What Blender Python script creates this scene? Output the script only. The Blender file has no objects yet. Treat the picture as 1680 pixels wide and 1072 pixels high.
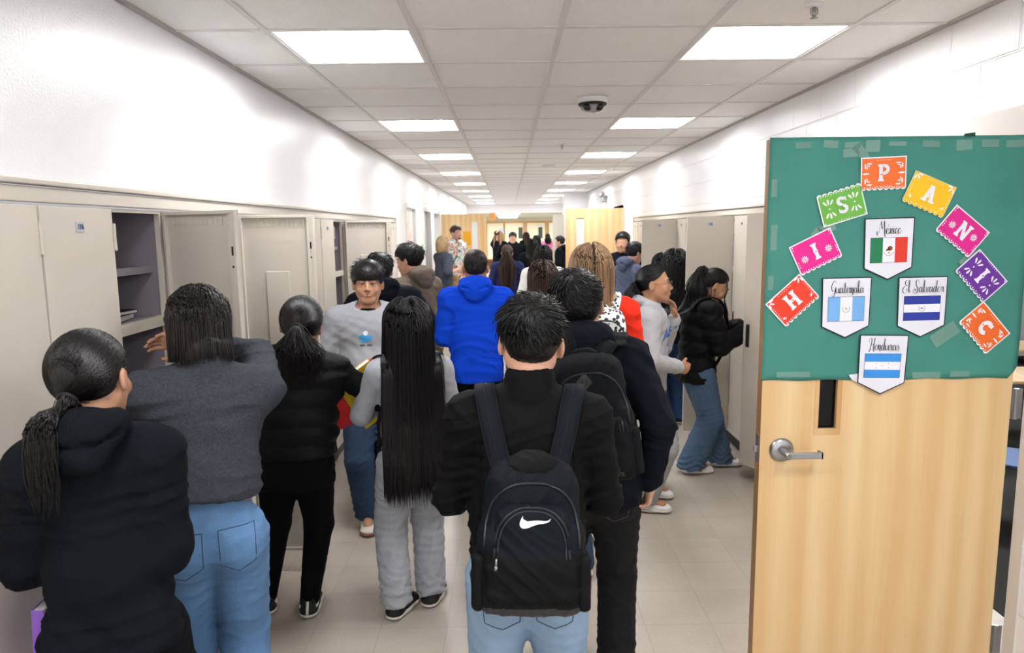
import bpy, bmesh, math, random
import numpy as np
from mathutils import Vector, Matrix
from mathutils.bvhtree import BVHTree
PI = math.pi
SC = bpy.context.scene
COL = SC.collection

# ------------------------------------------------------------------ camera
PITCH, YAW, ROLL, FPX = math.radians(7.84), math.radians(-0.219), math.radians(-0.651), 1160.9
_f = Vector((-math.sin(YAW)*math.cos(PITCH), math.cos(YAW)*math.cos(PITCH), -math.sin(PITCH)))
_r = Vector((math.cos(YAW), math.sin(YAW), 0)); _u = _r.cross(_f)
_r2 = _r*math.cos(ROLL)+_u*math.sin(ROLL); _u2 = -_r*math.sin(ROLL)+_u*math.cos(ROLL)
cd = bpy.data.cameras.new('camera'); cam = bpy.data.objects.new('camera', cd); COL.objects.link(cam)
cam.matrix_world = Matrix(((_r2.x,_u2.x,-_f.x,0),(_r2.y,_u2.y,-_f.y,0),(_r2.z,_u2.z,-_f.z,1.82),(0,0,0,1)))
cd.sensor_width = 36; cd.lens = FPX*36/1680; cd.clip_start = .05; cd.clip_end = 200
cd.dof.use_dof = True; cd.dof.focus_distance = 2.9; cd.dof.aperture_fstop = 4.8
SC.camera = cam
# ------------------------------------------------------------------ light and exposure
w = bpy.data.worlds.new('world'); SC.world = w; w.use_nodes = True
w.node_tree.nodes['Background'].inputs[0].default_value = (.96,.98,1,1)
w.node_tree.nodes['Background'].inputs[1].default_value = .45
SC.view_settings.view_transform = 'Standard'; SC.view_settings.look = 'None'
SC.view_settings.gamma = 1; SC.view_settings.use_curve_mapping = False
SC.view_settings.exposure = 1.85
LAMP = 11.0        # emission of the troffer lenses

# ------------------------------------------------------------------ small helpers
def lin(c):
    if isinstance(c, str):
        c = [int(c[i:i+2],16)/255 for i in (0,2,4)]
    return tuple((x/12.92 if x <= .04045 else ((x+.055)/1.055)**2.4) for x in c)+(1,)
_mc = {}
def mat(name, col, rough=.6, metal=0, bump=0, bscale=60, var=0, vscale=8, emis=0, spec=.5, stretch=None, coat=0, sheen=0, detail=4):
    if name in _mc: return _mc[name]
    m = bpy.data.materials.new(name); m.use_nodes = True; nt = m.node_tree; N = nt.nodes; L = nt.links
    b = N['Principled BSDF']; c = lin(col)
    b.inputs['Base Color'].default_value = c; b.inputs['Roughness'].default_value = rough
    b.inputs['Metallic'].default_value = metal; b.inputs['Specular IOR Level'].default_value = spec
    b.inputs['Coat Weight'].default_value = coat; b.inputs['Sheen Weight'].default_value = sheen
    if emis:
        b.inputs['Emission Color'].default_value = c; b.inputs['Emission Strength'].default_value = emis
    if bump or var:
        tc = N.new('ShaderNodeTexCoord'); mp = N.new('ShaderNodeMapping'); L.new(tc.outputs['Object'], mp.inputs[0])
        if stretch: mp.inputs['Scale'].default_value = stretch
    if bump:
        n = N.new('ShaderNodeTexNoise'); n.inputs['Scale'].default_value = bscale; n.inputs['Detail'].default_value = detail
        L.new(mp.outputs[0], n.inputs[0]); bp = N.new('ShaderNodeBump'); bp.inputs['Strength'].default_value = min(1, bump)
        bp.inputs['Distance'].default_value = .01; L.new(n.outputs[0], bp.inputs['Height']); L.new(bp.outputs[0], b.inputs['Normal'])
    if var:
        n = N.new('ShaderNodeTexNoise'); n.inputs['Scale'].default_value = vscale; n.inputs['Detail'].default_value = 5
        L.new(mp.outputs[0], n.inputs[0]); mr = N.new('ShaderNodeMapRange')
        mr.inputs[1].default_value = .3; mr.inputs[2].default_value = .7
        mr.inputs[3].default_value = 1-var; mr.inputs[4].default_value = 1+var
        L.new(n.outputs[0], mr.inputs[0]); v = N.new('ShaderNodeVectorMath'); v.operation = 'SCALE'
        v.inputs[0].default_value = c[:3]; L.new(mr.outputs[0], v.inputs['Scale']); L.new(v.outputs[0], b.inputs['Base Color'])
    _mc[name] = m; return m

class MB:
    def __init__(s): s.v = []; s.f = []; s.m = []; s.mi = 0
    def add(s, vs, fs, M=None):
        o = len(s.v)
        for p in vs: s.v.append(tuple(M @ Vector(p)) if M is not None else tuple(p))
        for f in fs: s.f.append(tuple(i+o for i in f)); s.m.append(s.mi)
        return s
    def box(s, x0,x1,y0,y1,z0,z1, M=None):
        return s.add([(x0,y0,z0),(x1,y0,z0),(x1,y1,z0),(x0,y1,z0),(x0,y0,z1),(x1,y0,z1),(x1,y1,z1),(x0,y1,z1)],
          [(0,3,2,1),(4,5,6,7),(0,1,5,4),(1,2,6,5),(2,3,7,6),(3,0,4,7)], M)
    def prism(s, pts, axis_pt, h, M=None):      # pts in x,z plane, thickness along y from y0 to y0+h
        n = len(pts); y0 = axis_pt
        vs = [(p[0], y0, p[1]) for p in pts]+[(p[0], y0+h, p[1]) for p in pts]
        return s.add(vs, [tuple(range(n))[::1], tuple(range(2*n-1, n-1, -1))]+[(i, i+n, (i+1)%n+n, (i+1)%n) for i in range(n)], M)
    def tube(s, pts, r, n=8, closed=False, M=None, taper=None):
        pts = [Vector(p) for p in pts]; k = len(pts); vs = []; up = Vector((0,0,1))
        for i, p in enumerate(pts):
            a = pts[(i-1)%k] if (closed or i > 0) else p; b = pts[(i+1)%k] if (closed or i < k-1) else p
            t = (b-a); t = t.normalized() if t.length > 1e-9 else Vector((0,1,0))
            if abs(t.dot(up)) > .95: up = Vector((1,0,0)) if abs(t.x) < .9 else Vector((0,1,0))
            u = t.cross(up).normalized(); v = t.cross(u); up = -v if False else up
            rr = r[i] if hasattr(r, '__len__') else r
            for j in range(n):
                an = 2*PI*j/n; vs.append(p+u*math.cos(an)*rr+v*math.sin(an)*rr)
        fs = []
        for i in range(k if closed else k-1):
            for j in range(n):
                a = i*n+j; b = i*n+(j+1)%n; c = ((i+1)%k)*n+(j+1)%n; d = ((i+1)%k)*n+j
                fs.append((a,b,c,d))
        if not closed: fs += [tuple(range(n-1,-1,-1)), tuple(range((k-1)*n, k*n))]
        return s.add(vs, fs, M)
    def lathe(s, prof, n=20, M=None):           # prof: (r,z) list around z
        vs = []; 
        for r, z in prof:
            for j in range(n): a = 2*PI*j/n; vs.append((r*math.cos(a), r*math.sin(a), z))
        fs = []
        for i in range(len(prof)-1):
            for j in range(n): fs.append((i*n+j, i*n+(j+1)%n, (i+1)*n+(j+1)%n, (i+1)*n+j))
        fs += [tuple(range(n-1,-1,-1)), tuple(range((len(prof)-1)*n, len(prof)*n))]
        return s.add(vs, fs, M)
    def obj(s, name, m, parent=None, bevel=0, smooth=False, loc=None):
        me = bpy.data.meshes.new(name); me.from_pydata(s.v, [], s.f)
        ms = m if isinstance(m, (list, tuple)) else [m]
        for q in ms: me.materials.append(q)
        if len(ms) > 1: me.polygons.foreach_set('material_index', s.m)
        if smooth: me.polygons.foreach_set('use_smooth', [True]*len(me.polygons))
        me.update(); o = bpy.data.objects.new(name, me); COL.objects.link(o)
        if parent: o.parent = parent
        if loc: o.location = loc
        if bevel:
            b = o.modifiers.new('bevel', 'BEVEL'); b.width = bevel; b.segments = 2; b.limit_method = 'ANGLE'
            b.harden_normals = False
        return o
def empty(name, loc=(0,0,0), rz=0, label=None, cat=None, group=None):
    o = bpy.data.objects.new(name, None); COL.objects.link(o); o.location = loc; o.rotation_euler = (0,0,rz)
    o.empty_display_size = .1
    return tag(o, label, cat, group)
def tag(o, label=None, cat=None, group=None, kind=None):
    if label: o['label'] = label
    if cat: o['category'] = cat
    if group: o['group'] = group
    if kind: o['kind'] = kind
    return o
def copytree(o, parent=None):
    c = o.copy(); COL.objects.link(c); c.parent = parent
    for ch in list(o.children): copytree(ch, c)
    return c
RX = lambda a: Matrix.Rotation(a, 4, 'X')
RY = lambda a: Matrix.Rotation(a, 4, 'Y')
RZ = lambda a: Matrix.Rotation(a, 4, 'Z')
T = lambda *p: Matrix.Translation(p)

XL, XR, ZC = -1.375, 1.84, 2.645
# ------------------------------------------------------------------ materials of the place
def wallmat(name, blocks):
    m = mat(name, 'f3f3f5', .32, bump=.12, bscale=120, coat=.0, spec=.5)
    if blocks:
        nt = m.node_tree; N = nt.nodes; L = nt.links
        bp = [n for n in N if n.type == 'BUMP'][0]
        tc = [n for n in N if n.type == 'TEX_COORD'][0]
        mp = N.new('ShaderNodeMapping'); mp.inputs['Rotation'].default_value = (PI/2, 0, PI/2)
        sep = N.new('ShaderNodeSeparateXYZ'); com = N.new('ShaderNodeCombineXYZ')
        L.new(tc.outputs['Object'], sep.inputs[0]); L.new(sep.outputs[1], com.inputs[0]); L.new(sep.outputs[2], com.inputs[1])
        br = N.new('ShaderNodeTexBrick'); L.new(com.outputs[0], br.inputs['Vector']); br.inputs['Scale'].default_value = 1
        br.inputs['Brick Width'].default_value = .406; br.inputs['Row Height'].default_value = .203
        br.inputs['Mortar Size'].default_value = .006; br.inputs['Mortar Smooth'].default_value = .6
        b2 = N.new('ShaderNodeBump'); b2.invert = True; b2.inputs['Distance'].default_value = .006; b2.inputs['Strength'].default_value = .8
        L.new(br.outputs['Fac'], b2.inputs['Height']); L.new(bp.outputs[0], b2.inputs['Normal'])
        L.new(b2.outputs[0], N['Principled BSDF'].inputs['Normal'])
    return m
M_wall = wallmat('painted_wall', False); M_block = wallmat('painted_block_wall', True)
def floormat():
    m = mat('vinyl_tile', 'b8afa2', .27, bump=.03, bscale=6, var=.06, vscale=3)
    nt = m.node_tree; N = nt.nodes; L = nt.links; b = N['Principled BSDF']
    tc = [n for n in N if n.type == 'TEX_COORD'][0]
    br = N.new('ShaderNodeTexBrick'); L.new(tc.outputs['Object'], br.inputs['Vector']); br.offset = 0
    br.inputs['Scale'].default_value = 1; br.inputs['Brick Width'].default_value = .305; br.inputs['Row Height'].default_value = .305
    br.inputs['Mortar Size'].default_value = .0012; br.inputs['Mortar Smooth'].default_value = .1
    br.inputs['Color1'].default_value = (.97,.97,.97,1); br.inputs['Color2'].default_value = (1.03,1.03,1.03,1); br.inputs['Mortar'].default_value = (.78,.76,.74,1)
    mx = N.new('ShaderNodeMix'); mx.data_type = 'RGBA'; mx.blend_type = 'MULTIPLY'; mx.inputs[0].default_value = 1
    old = b.inputs['Base Color'].links[0].from_socket
    L.new(old, mx.inputs[6]); L.new(br.outputs['Color'], mx.inputs[7])
    n2 = N.new('ShaderNodeTexNoise'); n2.inputs['Scale'].default_value = 90; n2.inputs['Detail'].default_value = 3
    L.new(tc.outputs['Object'], n2.inputs[0]); mr = N.new('ShaderNodeMapRange'); mr.inputs[1].default_value = .35; mr.inputs[2].default_value = .65
    mr.inputs[3].default_value = .96; mr.inputs[4].default_value = 1.03; L.new(n2.outputs[0], mr.inputs[0])
    v = N.new('ShaderNodeVectorMath'); v.operation = 'SCALE'; L.new(mx.outputs[2], v.inputs[0]); L.new(mr.outputs[0], v.inputs['Scale'])
    L.new(v.outputs[0], b.inputs['Base Color'])
    return m
M_floor = floormat()
M_tile = mat('ceiling_tile', 'f6f5f3', .95, bump=.5, bscale=160, var=.05, vscale=180)
M_grid = mat('ceiling_grid_metal', 'dcdad8', .5)
M_lock = mat('locker_paint', 'cdc5b9', .42, var=.02, vscale=3, bump=.02, bscale=200)
M_lockin = mat('locker_inside_paint', '8b858e', .55)
M_black = mat('black_rubber', '101012', .5)
M_dark = mat('dark_gap', '15151a', .8)
M_steel = mat('brushed_steel', 'a9a9ab', .28, metal=1, bump=.03, bscale=200)
M_white = mat('white_plastic', 'e8e8ea', .4)
M_lamp = mat('lamp_lens', 'ffffff', .5, emis=LAMP)
M_refl = mat('lamp_reflector', 'f4f5f8', .5)
M_frame = mat('door_frame_paint', 'd9d4cf', .4)
def woodmat(name, c1, c2, ax='z'):
    m = mat(name, c1, .38)
    nt = m.node_tree; N = nt.nodes; L = nt.links; b = N['Principled BSDF']
    tc = N.new('ShaderNodeTexCoord'); mp = N.new('ShaderNodeMapping'); L.new(tc.outputs['Object'], mp.inputs[0])
    mp.inputs['Scale'].default_value = (5,5,.42)
    n = N.new('ShaderNodeTexNoise'); n.inputs['Scale'].default_value = 1.6; n.inputs['Detail'].default_value = 3; n.inputs['Distortion'].default_value = .4
    L.new(mp.outputs[0], n.inputs[0])
    mp2 = N.new('ShaderNodeMapping'); mp2.inputs['Scale'].default_value = (150,150,4); L.new(tc.outputs['Object'], mp2.inputs[0])
    n2 = N.new('ShaderNodeTexNoise'); n2.inputs['Scale'].default_value = 1; n2.inputs['Detail'].default_value = 4; L.new(mp2.outputs[0], n2.inputs[0])
    w_ = N.new('ShaderNodeTexWave'); w_.inputs['Scale'].default_value = .55; w_.inputs['Distortion'].default_value = 5; w_.inputs['Detail'].default_value = 1.5
    L.new(mp.outputs[0], w_.inputs[0])
    a = N.new('ShaderNodeMath'); a.operation = 'MULTIPLY_ADD'; a.inputs[1].default_value = .35; L.new(w_.outputs[1], a.inputs[0]); L.new(n.outputs[0], a.inputs[2])
    a2 = N.new('ShaderNodeMath'); a2.operation = 'MULTIPLY_ADD'; a2.inputs[1].default_value = .3; L.new(n2.outputs[0], a2.inputs[0]); L.new(a.outputs[0], a2.inputs[2])
    cr = N.new('ShaderNodeValToRGB'); cr.color_ramp.elements[0].position = .42; cr.color_ramp.elements[1].position = 1.08
    cr.color_ramp.elements[0].color = lin(c1); cr.color_ramp.elements[1].color = lin(c2)
    L.new(a2.outputs[0], cr.inputs[0]); L.new(cr.outputs[0], b.inputs['Base Color'])
    return m
M_wood = woodmat('birch_veneer', 'e9cc9e', 'dbb480'); M_wooddk = woodmat('door_edge_wood', 'b98d5e', '9a6f42')

# ------------------------------------------------------------------ room shell
def struct(mb, name, m, **k): return tag(mb.obj(name, m, **k), kind='structure')
b = MB(); b.box(XL-.45, XR+.45, -4, 24, -.12, 0); b.box(-6, 6, 24, 36.3, -.12, 0); struct(b, 'floor', M_floor)
b = MB(); b.box(XR+.46, 7, 1, 24, -.12, -.001); struct(b, 'floor_classroom', mat('dark_carpet', '3a3835', .95, bump=.6, bscale=300, var=.35, vscale=160))
# ceiling: solid slab pierced by the troffers
TS = .61; GX0, GZ0 = -.992, 3.055
cols = [GX0+(i)*TS for i in range(-1, 7)]
LROW = [GZ0+4*TS*k for k in range(-3, 9)]
b = MB()
lamps = []
for k in LROW:
    for c in (0, 3): lamps.append((GX0+c*TS, k))
ys = sorted(set([-4, 24]+[y for y in LROW]+[y+TS for y in LROW]))
for i in range(len(ys)-1):
    y0, y1 = ys[i], ys[i+1]
    if any(abs(y0-l) < .01 for l in LROW):
        x = XL-.1
        for c in (0, 3):
            b.box(x, GX0+c*TS, y0, y1, ZC, ZC+.03); x = GX0+(c+1)*TS
        b.box(x, XR+.1, y0, y1, ZC, ZC+.03)
    else: b.box(XL-.1, XR+.1, y0, y1, ZC, ZC+.03)
struct(b, 'ceiling', M_tile)
b = MB(); b.box(XL-.1, XR+.1, -4, 24, ZC+.2, ZC+.25); struct(b, 'ceiling_deck', M_white)
b = MB()
for i in range(0, 5): b.box(GX0+i*TS-.012, GX0+i*TS+.012, -4, 24, ZC-.006, ZC+.001)
y = GZ0-11*TS
while y < 24:
    b.box(XL, XR, y-.012, y+.012, ZC-.005, ZC+.001); y += TS
struct(b, 'trim_1', M_grid)
b = MB()
for s, x in ((1, XL), (-1, XR)):
    b.box(min(x, x+s*.022), max(x, x+s*.022), -4, 24, ZC-.012, ZC+.001)
struct(b, 'trim_2', mat('wall_angle_metal', 'b5b0ad', .5))
# troffers
def troffer():
    r = empty('ceiling_light')
    q = MB(); a = TS/2-.012; c = .155; z = .075; bz = TS/2-.02
    # four sloped reflector sides from the opening to the raised lens
    q.add([(-a,-a,0),(a,-a,0),(a,a,0),(-a,a,0),(-c,-bz+.03,z),(c,-bz+.03,z),(c,bz-.03,z),(-c,bz-.03,z)],
          [(0,1,5,4),(1,2,6,5),(2,3,7,6),(3,0,4,7)])
    q.obj('reflector', M_refl, r)
    q = MB(); q.add([(-c,-bz+.03,z),(-c,bz-.03,z),(-c*.6,-bz+.03,z-.045),(-c*.6,bz-.03,z-.045),(c*.6,-bz+.03,z-.045),(c*.6,bz-.03,z-.045),(c,-bz+.03,z),(c,bz-.03,z)],
          [(0,1,3,2),(2,3,5,4),(4,5,7,6)]); q.add([(-c*1.0,-bz+.03,z+.01),(c,-bz+.03,z+.01),(c,bz-.03,z+.01),(-c,bz-.03,z+.01)],[(0,1,2,3)])
    q.obj('lens', M_lamp, r)
    q = MB()
    for sx in (-1, 1): q.box(min(sx*a, sx*(a-.012)), max(sx*a, sx*(a-.012)), -a, a, -.003, .004)
    for sy in (-1, 1): q.box(-a+.0125, a-.0125, min(sy*a, sy*(a-.012)), max(sy*a, sy*(a-.012)), -.003, .004)
    q.obj('rim', M_white, r)
    return r
proto = troffer(); first = True
ordn = ['nearest the camera','second','third','fourth','fifth','sixth','seventh','eighth','ninth']
for x, y in lamps:
    o = proto if first else copytree(proto); first = False
    o.location = (x+TS/2, y+TS/2, ZC)
    k = round((y-GZ0)/(4*TS)); side = 'left' if x < 0 else 'right'
    if k < 0: lab = 'square recessed ceiling light behind the camera, out of the picture'
    elif k < 6: lab = 'square recessed ceiling light, %s in the %s row of the corridor' % (ordn[k], side)
    else: lab = 'tiny far ceiling light near the end of the corridor'
    tag(o, lab, 'ceiling light', 'recessed ceiling lights')

# walls
LKT = 1.975        # top of the locker band
P = .388; BL = [2.08+P*n for n in range(-12, 18)]; LEND = BL[-1]
BR = [4.596-P*2+P*k for k in range(0, 18)]; BR = [y for y in BR if y < 10.5]; RST, REND = BR[0], BR[-1]
b = MB()
b.box(XL-.15, XL, -4, LEND, LKT, ZC+.1)
# lower wall beyond the lockers, with doorways
def wall_with_gaps(b, x0, x1, y0, y1, gaps, ztop=ZC+.1, gz=2.14):
    y = y0
    for g0, g1 in gaps:
        b.box(x0, x1, y, g0, 0, ztop); b.box(x0, x1, g0, g1, gz, ztop); y = g1
    b.box(x0, x1, y, y1, 0, ztop)
wall_with_gaps(b, XL-.15, XL, LEND, 24, [(9.65,10.6),(11.7,12.65),(13.2,14.35),(18.0,19.0)])
b.box(XL-.5, XL-.46, -4, LEND, 0, 2.0)
struct(b, 'wall_left', M_wall)
b = MB()
wall_with_gaps(b, XR, XR+.15, -4, RST, [(2.46, 3.47)], gz=2.14)
b.box(XR, XR+.15, RST, REND, LKT, ZC+.1)
wall_with_gaps(b, XR, XR+.15, REND, 24, [(11.45,12.4)])
b.box(XR+.46, XR+.5, RST, REND, 0, 2.0)
struct(b, 'wall_right', M_block)
# stub of wall that narrows the corridor on the right far away, and the header above the opening
b = MB(); b.box(1.30, XR+.15, 16.6, 17.0, 0, ZC+.02); struct(b, 'wall_stub', M_wall)
b = MB(); b.box(XL-.15, XR+.15, 24, 24.25, 2.36, ZC+.1); b.box(-6, XL-.02, 24, 24.25, 0, 2.75); b.box(XR, 6, 24, 24.25, 0, 2.75); struct(b, 'wall_header', M_wall)
b = MB(); b.box(-6, 6, 36, 36.3, 0, 2.6); struct(b, 'wall_back', mat('cream_wall', 'ded9c2', .6))
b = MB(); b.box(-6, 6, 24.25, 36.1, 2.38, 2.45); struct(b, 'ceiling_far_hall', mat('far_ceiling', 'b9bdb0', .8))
b = MB(); b.box(-6.1, -6, 24, 36.3, 0, 2.6); b.box(6, 6.1, 24, 36.3, 0, 2.6); struct(b, 'wall_hall_sides', M_wall)
b = MB(); b.box(XL, XL+.012, LEND, 9.6, 0, .1); b.box(XL, XL+.012, 10.65, 11.65, 0, .1); b.box(XL, XL+.012, 14.4, 17.9, 0, .1); struct(b, 'baseboard_left', M_dark)
b = MB(); b.box(XR-.012, XR, 3.55, RST, 0, .1);b.box(XR-.012, XR, REND, 11.4, 0, .1); b.box(XR-.012, XR, 12.5, 16.5, 0, .1); struct(b, 'baseboard_right', M_dark)
# locker trim bands (continuous)
b = MB()
b.box(XL-.02, XL+.018, -3, LEND+.02, LKT-.012, LKT+.006); b.box(XL-.02, XL+.006, -3, LEND+.02, LKT-.062, LKT-.016); b.box(XL-.02, XL+.02, LEND, LEND+.03, 0, LKT+.006)
struct(b, 'trim_3', M_lock, bevel=.004)
b = MB()
b.box(XR-.018, XR+.02, RST-.02, REND+.02, LKT-.012, LKT+.006); b.box(XR-.006, XR+.02, RST-.02, REND+.02, LKT-.062, LKT-.016); b.box(XR-.02, XR+.02, REND, REND+.03, 0, LKT+.006)
struct(b, 'trim_4', M_lock, bevel=.004)

# ------------------------------------------------------------------ lockers
LZ0, LZ1 = .10, LKT-.068
DW = P-.010
def plate(par, num, x, y, z, face=-1):
    q = MB(); q.box(x-.0225, x+.0225, min(y, y+face*.002), max(y, y+face*.002), z-.016, z+.016)
    p_ = q.obj('number_plate', mat('plate_white', 'b9bcc4', .4), par)
    cu = bpy.data.curves.new('n', 'FONT'); cu.body = num; cu.size = .022; cu.align_x = 'CENTER'; cu.align_y = 'CENTER'; cu.extrude = .0006; cu.offset = .0006
    o = bpy.data.objects.new('n', cu); COL.objects.link(o); dg = bpy.context.evaluated_depsgraph_get()
    me = bpy.data.meshes.new_from_object(o.evaluated_get(dg)); bpy.data.objects.remove(o)
    Mx = T(x, y+face*.0025, z) @ (RX(PI/2) if face < 0 else RZ(PI) @ RX(PI/2)); me.transform(Mx); me.materials.append(mat('plate_ink', '3c4c78', .5))
    t = bpy.data.objects.new('numerals', me); COL.objects.link(t); t.parent = p_
def make_door(parent, hx, num=None, stiff=True):
    """door in its own frame: hinge line at origin, leaf extends along +x (0..DW), front face is -y. """
    d = MB(); t = .022
    za, zb = LZ0+.022, LZ1-.003; d.box(0, DW, 0, .003, za, zb)
    d.box(.0008, .014, .0031, t, za+.0008, zb-.0008); d.box(DW-.018, DW-.0008, .0031, t, za+.0008, zb-.0008)
    d.box(.0141, DW-.0181, .0031, t-.001, zb-.015, zb-.0012); d.box(.0141, DW-.0181, .0031, t-.001, za+.0012, za+.015)
    d.box(DW-.036, DW-.0181, t-.003, t-.0004, za+.016, zb-.016)
    o = d.obj('door', M_lock, parent, bevel=.002)
    s = MB(); s.box(.12, .24, .003, .010, .95, 1.62)
    if stiff: s.obj('stiffener', M_lock, o, bevel=.005)
    g = MB()
    for i in range(12): g.box(.03+i*.026, .042+i*.026, .003, .007, LZ1-.06, LZ1-.03)
    g.obj('louvre', M_lock, o, bevel=.001)
    h = MB(); h.box(DW-.060, DW-.025, -.003, .001, .98, 1.14); h2 = h.obj('handle', M_steel, o, bevel=.002)
    h = MB(); h.box(DW-.052, DW-.033, -.0045, -.002, 1.00, 1.12); h.obj('handle_recess', M_dark, h2)
    h = MB()
    for z, e in ((1.75,.017), (1.69,.004), (1.02,.017), (.40,.017)):
        h = MB(); h.box(DW-.022, DW-.014, t-.001, t+.0015, z-e, z+e); h.obj('latch_slot', M_dark, o)
    h = MB()
    for z in (LZ1-.10, 1.05, LZ0+.2):
        h = MB()
        for j in range(3): h.tube([(-.004,-.002,z-.045+j*.031),(-.004,-.002,z-.0145+j*.031)], .0055-.0006*(j%2), 8)
        h.obj('hinge', M_lock, o)
    if num: plate(o, num, DW*.5, 0, LZ1-.065)
    return o
def make_body(parent, num=None):
    """locker in own frame: front plane y=0 facing -y, x from 0..P, depth to +y .4"""
    d = MB()
    fr = .013
    d.box(.0004, fr, 0, .02, LZ0, LZ1); d.box(P-fr, P-.0004, 0, .02, LZ0, LZ1); d.box(fr, P-fr, .0003, .02, LZ1-.012, LZ1); d.box(fr, P-fr, .0003, .02, LZ0, LZ0+.03)
    d.mi = 1
    d.box(.001, .004, .0205, .3995, LZ0+.0045, LZ1-.0035); d.box(P-.004, P-.001, .0205, .3995, LZ0+.0045, LZ1-.0035); d.box(.0012, P-.0012, .40, .404, LZ0+.001, LZ1-.001)
    d.box(.0012, P-.0012, .0205, .3995, LZ1-.003, LZ1); d.box(.0012, P-.0012, .0205, .3995, LZ0, LZ0+.004)
    d.obj('body', [M_lock, M_lockin], parent)
    k = MB(); k.box(.0004, P-.0004, .02, .4, 0.002, LZ0-.0005); k.obj('kick_plate', M_black, parent)
    s = MB(); s.box(.0045, P-.0045, .05, .39, 1.672, 1.688); s.box(.0045, P-.0045, .046, .052, 1.664, 1.692); s.obj('shelf', M_lockin, parent)
    s = MB(); s.box(.0045, P-.0045, .03, .39, 1.472, 1.490); s.obj('shelf', M_lockin, parent)
    s = MB(); s.box(.0135, P-.0135, .001, .029, 1.452, 1.494); s.obj('crossbar', M_lock, parent, bevel=.002)
def locker(side, y0, opn, num, label, group):
    """side 'L' or 'R'; y0 start along the corridor; opn = None or angle in degrees"""
    # L lockers face +x. own frame: x axis runs along corridor
    if side == 'L':
        r = empty('locker', (XL-.008, y0+P, 0), -PI/2, label, 'locker', group)      # local +x -> -Y, -y -> -X ... fixed below
        r.rotation_euler = (0,0,PI/2); r.location = (XL-.008, y0, 0)
        # with rz=+90: local x -> +Y, local y -> -X, so front (-y) faces +X
    else:
        r = empty('locker', (XR+.008, y0+P, 0), 0, label, 'locker', group)
        r.rotation_euler = (0,0,-PI/2)     # local x -> -Y, local y -> +X, front (-y) faces -X
    make_body(r)
    dr = make_door(r, 0, num, stiff=num != '178')
    a = math.radians(opn or 0)
    # L: hinge at the far end (local x = P), leaf runs back toward 0 -> mirror by scale via rotation: use x -> P - x
    if side == 'L': hinge_far = True
    else: hinge_far = False
    # hinge side: L far end = local x P ; R near end = local x P
    me = dr
    M = Matrix.Diagonal((-1,1,1,1))
    for o in [dr]+list(dr.children)+[c for k in dr.children for c in k.children]:
        if o.name.startswith('numerals'): o.data.transform(T(-DW,0,0)); 
        elif o.name.startswith('number_plate'): o.data.transform(T(-DW,0,0))
        else:
            o.data.transform(M); o.data.flip_normals()
    dr.location = (P-.005, -.0245, 0); dr.rotation_euler = (0,0,a)
    return r
fr_ = .013
spec = {}
def lk(side, k): return 0
nL = len(BL)-1
ordw = lambda i: ['first','second','third','fourth','fifth','sixth','seventh','eighth','ninth','tenth','eleventh','twelfth'][i]
protoL = protoR = None
openL = {12+2: 97, 12+4-1: 92, 12+9: 118}      # BL index of locker start -> angle (index 12 is y=2.08)
openL = {13: 66, 15: 90, 21: 112}
for i in range(4, nL):
    y0 = BL[i]
    if i in openL:
        lab = {13: 'beige locker with grey shelves, door open beside the charcoal fleece',
               15: 'beige locker whose open door shows an embossed inner panel, beside the puffer vest',
               21: 'beige locker standing open behind the pale grey sweatshirt'}[i]
        locker('L', y0, openL[i], {13:'178',15:'182',21:'194'}[i], lab, 'left row of lockers')
    elif i in (12, 11, 10):
        locker('L', y0, 0, {12:'176',11:'174',10:'172'}[i], {12:'closed beige numbered locker just left of the wide open locker', 11:'closed beige locker cut by the left picture edge, behind the loose black hoodie', 10:'closed beige locker left of the picture edge, nearest the camera'}[i], 'left row of lockers')
    else:
        if protoL is None: protoL = locker('L', y0, 0, '188', 'x', 'left row of lockers'); o = protoL
        else: o = copytree(protoL)
        o.location = (XL-.008, y0, 0)
        if i < 12: lab = 'closed beige locker beside the camera, left of the picture'
        elif i == 14: lab = 'closed beige locker hidden behind the wide open door beside the charcoal fleece'
        elif i < 21: lab = 'closed beige left-row locker between the two farther open doors'
        else: lab = 'closed beige locker at the far end of the left row'
        tag(o, lab, 'locker', 'left row of lockers')
openR = {2: 27, 4.0: 0, 5: 90, 10: 90}
for i in range(len(BR)-1):
    y0 = BR[i]
    if i in (2, 4, 5, 10):
        lab = {2:'beige locker with its door ajar beside the classroom door', 4:'closed beige locker with dark recessed handle, in front of the black puffer jacket',
               5:'beige locker numbered 186 with door swung open beyond the black puffer jacket', 10:'beige locker with door swung open, farther of the two on the right'}[i]
        locker('R', y0, {2:-0+27,4:0,5:90,10:90}[i], {2:'189',4:'187',5:'186',10:'176'}[i], lab, 'right row of lockers')
    elif i == 3: locker('R', y0, 100, None, 'empty beige locker in front of the girl in the black puffer jacket, its door thrown open', 'right row of lockers') if False else locker('R', y0, 0, '188', 'closed beige locker between the ajar door and the recessed handle', 'right row of lockers')
    else:
        if protoR is None: protoR = locker('R', y0, 0, '190', 'x', 'right row of lockers'); o = protoR
        else: o = copytree(protoR)
        o.location = (XR+.008, y0+P, 0)
        lab = 'closed beige locker hidden behind the wooden classroom door' if i < 2 else ('closed beige locker between the two wide open doors in the right row' if i < 10 else 'closed beige locker at the far end of the right row')
        tag(o, lab, 'locker', 'right row of lockers')
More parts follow.
